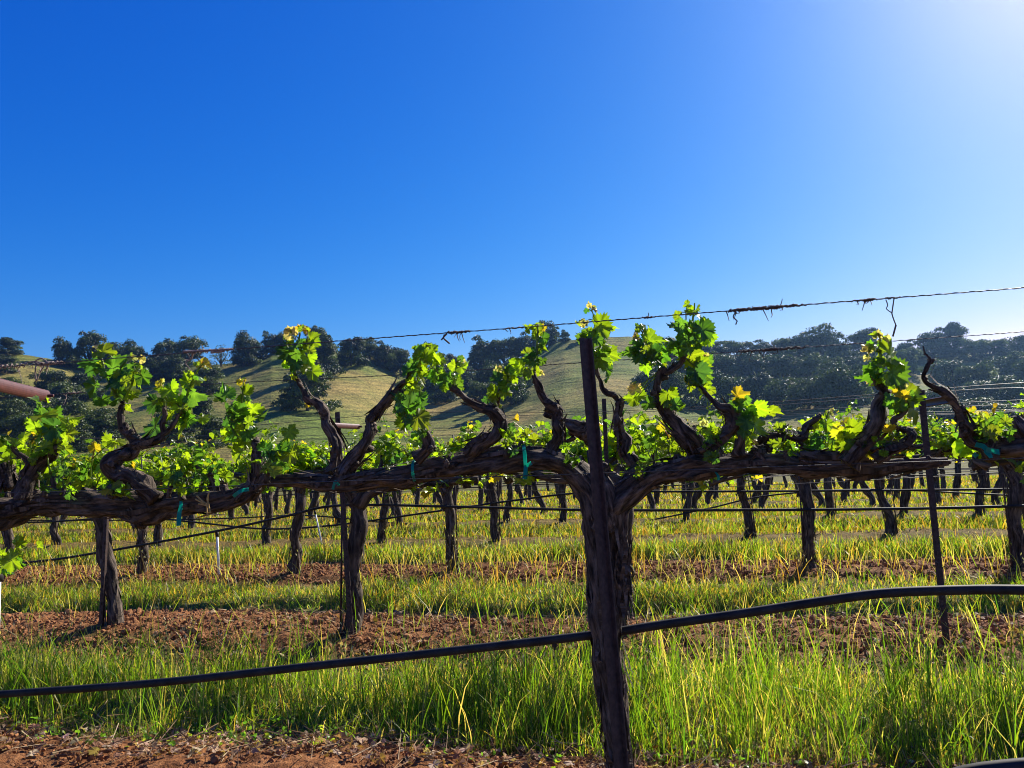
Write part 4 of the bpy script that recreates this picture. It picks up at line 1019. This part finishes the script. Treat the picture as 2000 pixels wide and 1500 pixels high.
def tints(n, r_, cols, wts):
    cols = np.array(cols); k = r_.choice(len(cols), n, p=np.array(wts) / sum(wts))
    return cols[k] * r_.uniform(0.75, 1.25, (n, 1)) * (1 + r_.normal(0, 0.08, (n, 3)))
rg = np.random.default_rng(77)
GREEN, LIME, DK, STRAW, ORANGE = (0.115, 0.19, 0.015), (0.20, 0.25, 0.02), (0.055, 0.115, 0.014), (0.40, 0.31, 0.12), (0.36, 0.21, 0.04)
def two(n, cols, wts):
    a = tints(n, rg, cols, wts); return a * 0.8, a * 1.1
# first strip: tall oat grass in clumps
g = Geo()
w, v = scatter(2300, -4.0, 3.4, 2.75, 3.8, rg, 0.5, 1.6, 0.3)
w = np.repeat(w, 8) + rg.normal(0, 0.028, len(w) * 8); v = np.repeat(v, 8) + rg.normal(0, 0.028, len(v) * 8)
hgt = (0.10 + 0.34 * rg.random(len(w)) ** 2.2) * np.clip(1 + 0.7 * N2(w * 1.3, v * 1.3) - 0.25 * np.exp(-((v - 2.8) / .3) ** 2), 0.4, 1.5)
hgt *= np.interp(w, [-2.6, 0.0, 1.6], [0.82, 1.0, 1.08])
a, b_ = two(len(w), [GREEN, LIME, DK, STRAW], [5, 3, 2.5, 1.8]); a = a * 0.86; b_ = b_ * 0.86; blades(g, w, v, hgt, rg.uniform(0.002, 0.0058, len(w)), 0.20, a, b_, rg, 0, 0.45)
w, v = scatter(30000, -4.0, 3.5, 2.75, 3.9, rg, 0.4, 2.0, 0.3)
a, b_ = two(len(w), [GREEN, LIME, DK, STRAW, ORANGE], [3, 3, 2, 3.5, 1.6]); blades(g, w, v, rg.uniform(0.03, 0.14, len(w)), rg.uniform(0.002, 0.005, len(w)), 0.4, a, b_, rg, 0, 0.8)
# stray blades on the brown strip
w, v = scatter(1000, -4.6, 3.6, 3.8, 5.1, rg, 0.8, 1.5, 0.2)
a, b_ = two(len(w), [GREEN, LIME, STRAW], [3, 2, 3]); blades(g, w, v, rg.uniform(0.06, 0.3, len(w)), rg.uniform(0.003, 0.006, len(w)), 0.3, a, b_, rg, 0, 0.5)
tag(g.build('tall_grass', M_GRASS, smooth=True), kind='stuff')
# second strip
g = Geo()
w, v = scatter(40000, -6.4, 4.8, 5.1, 6.2, rg, 0.5, 1.0, 0.25)
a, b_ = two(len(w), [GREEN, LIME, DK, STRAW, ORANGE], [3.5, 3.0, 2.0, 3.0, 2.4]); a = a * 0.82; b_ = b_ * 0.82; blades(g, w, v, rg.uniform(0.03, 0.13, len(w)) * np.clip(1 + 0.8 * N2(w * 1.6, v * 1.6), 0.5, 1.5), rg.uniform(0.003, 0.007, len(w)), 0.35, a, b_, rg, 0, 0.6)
w, v = scatter(2900, -6.6, 4.8, 5.9, 7.3, rg, 0.6, 1.2, 0.25)
a, b_ = two(len(w), [LIME, STRAW, ORANGE], [2, 3, 2]); blades(g, w, v, rg.uniform(0.08, 0.3, len(w)), rg.uniform(0.003, 0.006, len(w)), 0.3, a, b_, rg, 0, 0.6)
# the strips beyond
for n in range(3, 15):
    v0 = n * S + (0.85 if n < 4 else 0.12); v1 = (n + 1) * S - 0.22
    vm = (v0 + v1) / 2; cnt = int(np.clip(26000 * (1.0 if n < 6 else 0.62), 0, 30000)); hw = 0.80 * vm + 0.7
    w, v = scatter(cnt, -hw - 0.30 * vm, hw - 0.2 * vm * 0.6, v0, v1, rg, 0.35, 0.8, 0.2)
    mid_ = np.exp(-((v - vm) / 0.45) ** 2)
    pick = rg.random(len(w)) < 0.12 + 0.55 * mid_
    a = np.where(pick[:, None], tints(len(w), rg, [GREEN, LIME, DK], [3, 4, 1]), tints(len(w), rg, [STRAW, ORANGE, LIME], [3, 3, 3]))
    a = a * (0.68 if n > 3 else 0.8)
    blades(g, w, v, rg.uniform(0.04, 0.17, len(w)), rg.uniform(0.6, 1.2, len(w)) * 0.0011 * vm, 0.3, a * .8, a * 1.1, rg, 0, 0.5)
tag(g.build('meadow_grass', M_GRASS, smooth=True), kind='stuff')
# nodding pale oat heads and dry stalks on the left
g = Geo()
w, v = scatter(1300, -5.0, 4.2, 4.6, 7.2, rg, 0.8, 0.7, 0.3)
keep = rg.random(len(w)) < np.clip(0.85 - 0.16 * (w + 3.5), 0.15, 1); w = w[keep]; v = v[keep]
w2, v2 = scatter(330, -3.8, 3.4, 2.9, 3.8, rg, 0.5, 0.7, 0.3); w = np.concatenate([w, w2]); v = np.concatenate([v, v2])
for wi, vi in zip(w, v):
    x, y = wv(wi, vi); z = float(zg(vi, wi)); h = rg.uniform(0.22, 0.48); az = rg.uniform(0, 2 * PI); L = rg.uniform(0.03, 0.12)
    top = np.array([x + math.cos(az) * L, y + math.sin(az) * L, z + h])
    tube(g, [(x, y, z), (x, y, z + h * 0.6), top], 0.0009, 3, None, C=(0.3, 0.26, 0.11), cap=False)
    for q in range(rg.integers(2, 5)):
        p = top + np.array([rg.normal(0, .025), rg.normal(0, .025), -rg.uniform(0, 0.1)]); d_ = np.array([rg.normal(0, .35), rg.normal(0, .35), -1.0]); d_ /= np.linalg.norm(d_)
        s_ = np.cross(d_, rg.normal(0, 1, 3)); s_ /= np.linalg.norm(s_); l_ = rg.uniform(0.016, 0.026)
        g.add([p, p + d_ * l_ * .5 + s_ * .0028, p + d_ * l_, p + d_ * l_ * .5 - s_ * .0028], [[[0, 1, 2, 3]]], 0, (0.62, 0.55, 0.36))
tag(g.build('oat_heads', M_DRY, smooth=False), kind='stuff')

# leaf litter and broken stalks at the bottom of the picture
g = Geo(); rlit = np.random.default_rng(31)
for k in range(4200):
    wi = rlit.uniform(-3.3, 3.1); vi = min(abs(rlit.normal(0, 0.35)) + 2.45, 3.6) if rlit.random() < .6 else rlit.uniform(3.8, 5.15)
    x, y = wv(wi, vi); z = float(zg(vi, wi)) + rlit.uniform(0.004, 0.035)
    c = [(0.28, 0.19, 0.11), (0.16, 0.09, 0.05), (0.40, 0.30, 0.19), (0.22, 0.12, 0.05)][rlit.integers(4)]
    if rlit.random() < 0.5:
        put_leaf(g, LT_MID[rlit.integers(6)], (x, y, z), rlit.normal(0, 1, 3) * [1, 1, .35], rlit.normal(0, .5, 3) + [0, 0, 1], rlit.uniform(0.008, 0.028), c, 0, rlit)
    else:
        a = rlit.uniform(0, 2 * PI); L = rlit.uniform(0.02, 0.17); e = rlit.uniform(-.02, .05)
        tube(g, [(x, y, z), (x + math.cos(a) * L, y + math.sin(a) * L, z + e)], rlit.uniform(0.0006, 0.002), 3, None, C=np.array(c) * 1.25, cap=False)
tag(g.build('leaf_litter', M_DRY, smooth=False), kind='stuff')
# low clover-like weeds along the foot of the tall grass
g = Geo()
for k in range(700):
    wi = rlit.uniform(-3.2, 3.0); vi = rlit.uniform(2.55, 3.2)
    if N1(wi * 1.7 + 30, vi * 1.7) < 0.02: continue
    x, y = wv(wi, vi); z = float(zg(vi, wi))
    for q in range(5):
        p = np.array([x, y, z]) + [rlit.normal(0, .02), rlit.normal(0, .02), rlit.uniform(.01, .06)]
        put_leaf(g, LT_FAR[rlit.integers(6)], p, rlit.normal(0, 1, 3), rlit.normal(0, .6, 3) + [0, 0, 1], rlit.uniform(0.005, 0.013), [(0.07, 0.15, 0.02), (0.15, 0.19, 0.025)][q % 2], 0, rlit)
tag(g.build('low_weeds', M_GRASS, smooth=False), kind='stuff')
# clods on the tilled strips
bmv = np.array([[0, 0, 1], [.894, 0, .447], [.276, .851, .447], [-.724, .526, .447], [-.724, -.526, .447], [.276, -.851, .447], [.724, .526, -.447], [-.276, .851, -.447], [-.894, 0, -.447], [-.276, -.851, -.447], [.724, -.526, -.447], [0, 0, -1]])
bmf = np.array([[0, 1, 2], [0, 2, 3], [0, 3, 4], [0, 4, 5], [0, 5, 1], [1, 6, 2], [2, 7, 3], [3, 8, 4], [4, 9, 5], [5, 10, 1], [2, 6, 7], [3, 7, 8], [4, 8, 9], [5, 9, 10], [1, 10, 6], [6, 11, 7], [7, 11, 8], [8, 11, 9], [9, 11, 10], [10, 11, 6]])
def clods(cnt, w0, w1, v0, v1, s0, s1):
    w = rg.uniform(w0, w1, cnt); v = rg.uniform(v0, v1, cnt); x, y = wv(w, v)
    s_ = s0 * (s1 / s0) ** (rg.random(cnt) ** 2.2); z = zg(v, w) + s_ * 0.25
    q = rg.normal(0, 1, (cnt, 3, 3)); q, _ = np.linalg.qr(q)
    V = bmv[None] * rg.uniform(0.65, 1.2, (cnt, 12, 1)) * np.array([1, .8, .6])
    V = np.einsum('nij,nkj->nki', q, V) * s_[:, None, None] + np.stack([x, y, z], 1)[:, None]
    f = (np.arange(cnt) * 12)[:, None, None] + bmf[None]
    g.add(V.reshape(-1, 3), [f.reshape(-1, 3)], 0)
g = Geo()
clods(9000, -3.2, 3.0, 2.2, 2.95, 0.003, 0.018)
clods(28000, -5.2, 4.0, 3.85, 5.15, 0.004, 0.022)
clods(900, -5.2, 4.0, 3.9, 5.1, 0.015, 0.042)
clods(24000, -7.4, 5.4, 6.2, 7.35, 0.006, 0.028)
tag(g.build('soil_clods', M_CLOD, smooth=False, attr=False), kind='stuff')

# ------------------------------------------------------------------ oaks
OAKC = [(0.030, 0.052, 0.008), (0.062, 0.090, 0.012), (0.090, 0.120, 0.022), (0.020, 0.036, 0.008)]
def oak_variant(seed, nleaf=9500):
    r_ = np.random.default_rng(500 + seed)
    root = empty('oak_tree')
    g = Geo(); sp = r_.uniform(0.5, 0.68)
    lobes = []
    for k in range(r_.integers(18, 26)):
        a = r_.uniform(0, 2 * PI); e = r_.random()
        rr = sp * (0.30 + 0.55 * math.sqrt(r_.random())) * (1 - 0.45 * e); z = 0.14 + 0.68 * e
        lobes.append((np.array([math.cos(a) * rr, math.sin(a) * rr, z * r_.uniform(0.8, 1.12)]), r_.uniform(0.08, 0.23)))
    for k in range(9):
        a = k / 9 * 2 * PI + r_.normal(0, .2); rr = sp * r_.uniform(0.5, 0.78)
        lobes.append((np.array([math.cos(a) * rr, math.sin(a) * rr, r_.uniform(0.06, 0.2)]), r_.uniform(0.13, 0.2)))
    lobes.append((np.array([0, 0, 0.62]), 0.3)); lobes.append((np.array([0, 0, 0.4]), 0.3))
    P = np.array([[0, 0, -0.06], [0.01, 0, 0.1], [r_.normal(0, .03), r_.normal(0, .03), 0.25], [0, 0, 0.5]])
    tube(g, P, [0.05, 0.035, 0.03, 0.02], 8, 0.03, 0.1, 0.2, seed=seed)
    for c, rd in lobes[:8]:
        tube(g, [P[1] + [0, 0, r_.uniform(0, .1)], (P[2] + c) / 2 + r_.normal(0, .03, 3), c], [0.022, 0.014, 0.006], 5, 0.05, 0.1, 0.2, seed=seed)
    g.build('trunk', M_OAKBARK, root)
    g = Geo(); wts = np.array([l[1] ** 2 for l in lobes]); wts /= wts.sum()
    pick = r_.choice(len(lobes), nleaf, p=wts)
    cen = np.array([l[0] for l in lobes])[pick]; rad = np.array([l[1] for l in lobes])[pick]
    d = r_.normal(0, 1, (nleaf, 3)); d /= np.linalg.norm(d, axis=1)[:, None]
    d[:, 2] = np.where(d[:, 2] < -0.3, -d[:, 2] * 0.6, d[:, 2])
    q = cen + d * (rad * r_.uniform(0.68, 1.08, nleaf) * (1 + 0.35 * N3(d[:, 0] * 3 + pick, d[:, 2] * 3)))[:, None] * np.array([1, 1, 0.78])
    q[:, 2] = np.where(q[:, 2] < 0.03, 0.03 + r_.random(nleaf) * 0.08, q[:, 2])
    nrm = d + r_.normal(0, 0.6, (nleaf, 3)); nrm /= np.linalg.norm(nrm, axis=1)[:, None]
    t1 = np.cross(nrm, r_.normal(0, 1, (nleaf, 3))); t1 /= np.linalg.norm(t1, axis=1)[:, None]; t2 = np.cross(nrm, t1)
    sz = r_.uniform(0.014, 0.034, nleaf)[:, None]
    V = np.stack([q - t1 * sz, q - t2 * sz * .6 + nrm * sz * .2, q + t1 * sz, q + t2 * sz * .6 + nrm * sz * .2], 1)
    lt = r_.choice(4, len(lobes), p=[.3, .3, .2, .2])
    cc = np.array(OAKC)[lt[pick]] * (r_.uniform(0.75, 1.3, len(lobes))[pick] * r_.uniform(0.6, 1.5, nleaf))[:, None]
    g.add(V.reshape(-1, 3), [(np.arange(nleaf) * 4)[:, None] + np.array([[0, 1, 2, 3]])], 0, np.repeat(cc, 4, 0), np.zeros((nleaf * 4, 3)))
    g.build('crown', M_OAK, root, smooth=False)
    return root
oaks = [oak_variant(i) for i in range(8)]
bare = oak_variant(40, 900)
ro = np.random.default_rng(12); used_o = set()
def oak(px, py, wpx, hpx, label, grp, var=None, dy=0.0):
    p = hill_at(px, py); d = mpp(p)
    o0 = var if var is not None else oaks[int(ro.integers(len(oaks)))]
    if o0.name not in used_o: used_o.add(o0.name); o = o0
    else: o = copy_tree(o0)
    kk = 1.05
    sx = wpx * d / 1.28 * kk * ro.uniform(.92, 1.1); sz = hpx * d / 0.92 * kk * ro.uniform(.95, 1.06)
    o.location = p - [0, 0, 0.07 * sz]
    o.scale = (sx, sx, sz); o.rotation_euler = (0, 0, ro.uniform(0, 2 * PI))
    tag(o, label, 'tree', grp)
GL, GM, GW = 'oaks on the left skyline and slope', 'oaks of the middle slope', 'oaks of the wooded right slope'
for it in """18 692 62 34|dark oak alone on the skyline at the far left edge
125 716 56 58|leftmost oak of the long skyline grove on the left
172 716 70 64|round crowned oak in the left skyline grove, second from its left end
228 712 92 58|broad flat topped oak in the left skyline grove
262 724 70 56|dark oak with low crown in the left skyline grove
322 712 66 58|tall oak with a bump on top in the left skyline grove
366 710 76 56|broad oak at the right of the left skyline grove
300 744 84 50|oak stepping down the slope below the left skyline grove
340 742 76 46|oak below the grove, lowest of the left skyline clump
245 746 60 44|small oak below the left skyline grove beside its shade
484 715 82 62|lone round oak on the crest between two groves
530 688 56 44|small skyline oak right of the lone round oak
556 684 50 40|skyline oak just left of the tall dark oak
624 684 62 52|tall oak peak rising behind the dark isolated oak
634 734 84 78|dark isolated oak on the grassy crest under a tall peak
686 714 72 56|oak right of the dark isolated oak on the crest
722 700 58 44|skyline oak left of the dip between groves
752 718 58 50|oak at the left rim of the dip in the skyline
782 728 68 54|broad oak at the bottom left of the skyline dip
600 800 112 80|big oak standing alone mid slope with long shadow to its left
572 792 60 44|small oak joined to the big mid slope oak
402 768 92 56|broad low oak on the grassy spur behind the left shoots
385 830 104 62|oak on the lower left slope behind leafy shoots
330 866 110 76|oak low on the left slope near the vines
415 874 90 60|lower left oak next to the vine tops
205 862 124 72|oak in the lower left wood under the spur
120 812 110 70|oak in the left gully under the grass slope
165 780 96 58|oak at the top of the left gully wood
105 776 90 50|oak in the left gully close to the red arm tip
60 820 110 64|oak in the left gully beneath the red arm
20 842 120 70|oak at the left edge beneath the red arm
12 776 80 40|oak at the left edge behind the red arm
60 880 120 72|oak low at the left edge behind the vine leaves
140 882 110 60|oak low in the left gully behind the vine leaves
10 728 70 34|small dark oak on the open left slope under the lone one""".split('\n'):
    nums, lab = it.split('|'); oak(*[float(a) for a in nums.split()], lab, GL)
oak(432, 716, 66, 46, 'thin crowned see-through tree in the gap left of the lone round oak', GL, bare)
for it in """858 738 62 44|oak at the bottom of the dip left of the middle grove
884 728 52 40|pointed oak in the skyline dip
835 760 84 50|oak in the dark gully left of the middle grove
800 778 76 42|lowest oak on the left side of the dark gully
905 760 88 52|oak in the dark gully under the skyline dip
870 786 70 42|oak at the foot of the dark gully
945 728 92 66|large oak at the left of the middle grove
985 704 82 58|dense oak at the top of the middle grove
1022 694 66 46|oak at the right of the middle grove below the peak tree
1048 678 50 40|small oak at the foot of the hilltop tree
1072 672 58 58|highest hilltop tree against the sky, left of the bald hill
1104 667 30 22|small bush right of the highest hilltop tree
960 772 100 66|oak in the shaded lower part of the middle grove
1000 790 84 66|round oak at the lower right tip of the middle grove
940 790 76 50|oak at the lower left tip of the middle grove
1020 760 60 56|oak on the right flank of the middle grove
1146 664 40 22|lone bush on top of the bald hill behind the tall post""".split('\n'):
    nums, lab = it.split('|'); oak(*[float(a) for a in nums.split()], lab, GM)
top = """1300 690 60 30;1340 694 70 34;1385 698 80 36;1403 684 34 22;1440 702 84 40;1490 704 84 38;1530 700 70 40;1565 700 80 50;1602 698 96 66;1640 712 70 50;1690 700 96 64;1720 706 60 44;1770 704 60 40;1822 700 96 58;1866 696 74 66;1900 704 60 42;1935 704 84 44;1975 704 80 52;2015 704 80 60"""
mid_ = """1290 745 90 60;1330 752 96 62;1380 748 96 60;1430 752 100 62;1480 748 96 60;1530 752 100 66;1580 748 90 58;1625 756 96 60;1668 746 84 56;1720 744 70 48;1770 730 70 50;1975 748 100 60;2020 760 90 70"""
low = """1270 790 90 62;1315 800 100 66;1365 806 110 70;1420 808 108 70;1475 806 104 70;1530 806 100 66;1580 806 100 70;1632 804 104 82;1672 800 80 76;1700 790 60 60;1860 770 110 64;1910 770 100 62;1940 790 110 56;1990 800 100 64;1840 804 90 56;1900 822 130 50;1960 832 120 48;1855 828 110 40;2030 836 100 60;1800 800 50 30"""
for txt, lab in ((top, 'oak along the skyline of the wooded right slope'), (mid_, 'oak in the middle tier of the wooded right slope'), (low, 'oak at the lower edge of the wooded right slope')):
    for q in txt.split(';'):
        n4 = [float(a) for a in q.split()]
        if 'lower edge' in lab and n4[0] < 1720: n4[1] -= 9
        oak(*n4, lab, GW)
# ------------------------------------------------------------------ little far vineyard at the foot of the right slope
g = Geo()
for k in range(9):
    yy = 52 + k * 5.0
    x0, x1 = yy * 0.40, yy * 0.62
    xs = np.arange(x0, x1, 1.5)
    for x in xs:
        h = rg.uniform(0.9, 1.3); zb = float(gz(yy))
        tube(g, [(x, yy, zb - 0.2), (x + rg.normal(0, .05), yy, zb + h * .6), (x, yy, zb + h)], 0.06, 4, None, C=(0.05, 0.04, 0.03))
    tube(g, [(x0, yy, zb + 0.75), ((x0 + x1) / 2, yy, zb + 0.78), (x1, yy, zb + 0.75)], 0.13, 5, 1.0, 0.2, 0.3, C=(0.05, 0.04, 0.03))
tag(g.build('distant_vine_rows', M_BARK2), kind='stuff')

# ------------------------------------------------------------------ haze
HAZE = 0.00021
if HAZE > 0:
    m = bpy.data.materials.new('haze'); m.use_nodes = True; nt = m.node_tree
    nt.nodes.remove(nt.nodes['Principled BSDF'])
    pv = nt.nodes.new('ShaderNodeVolumePrincipled'); pv.inputs['Color'].default_value = (0.32, 0.58, 1.0, 1)
    pv.inputs['Density'].default_value = HAZE; pv.inputs['Anisotropy'].default_value = 0.78
    nt.links.new(pv.outputs[0], nt.nodes['Material Output'].inputs['Volume'])
    g = Geo(); box(g, (0, 170, 34), (650, 0, 0), (0, 480, 0), (0, 0, 37))
    tag(g.build('haze', m, smooth=False, attr=False), kind='stuff')
print('done')
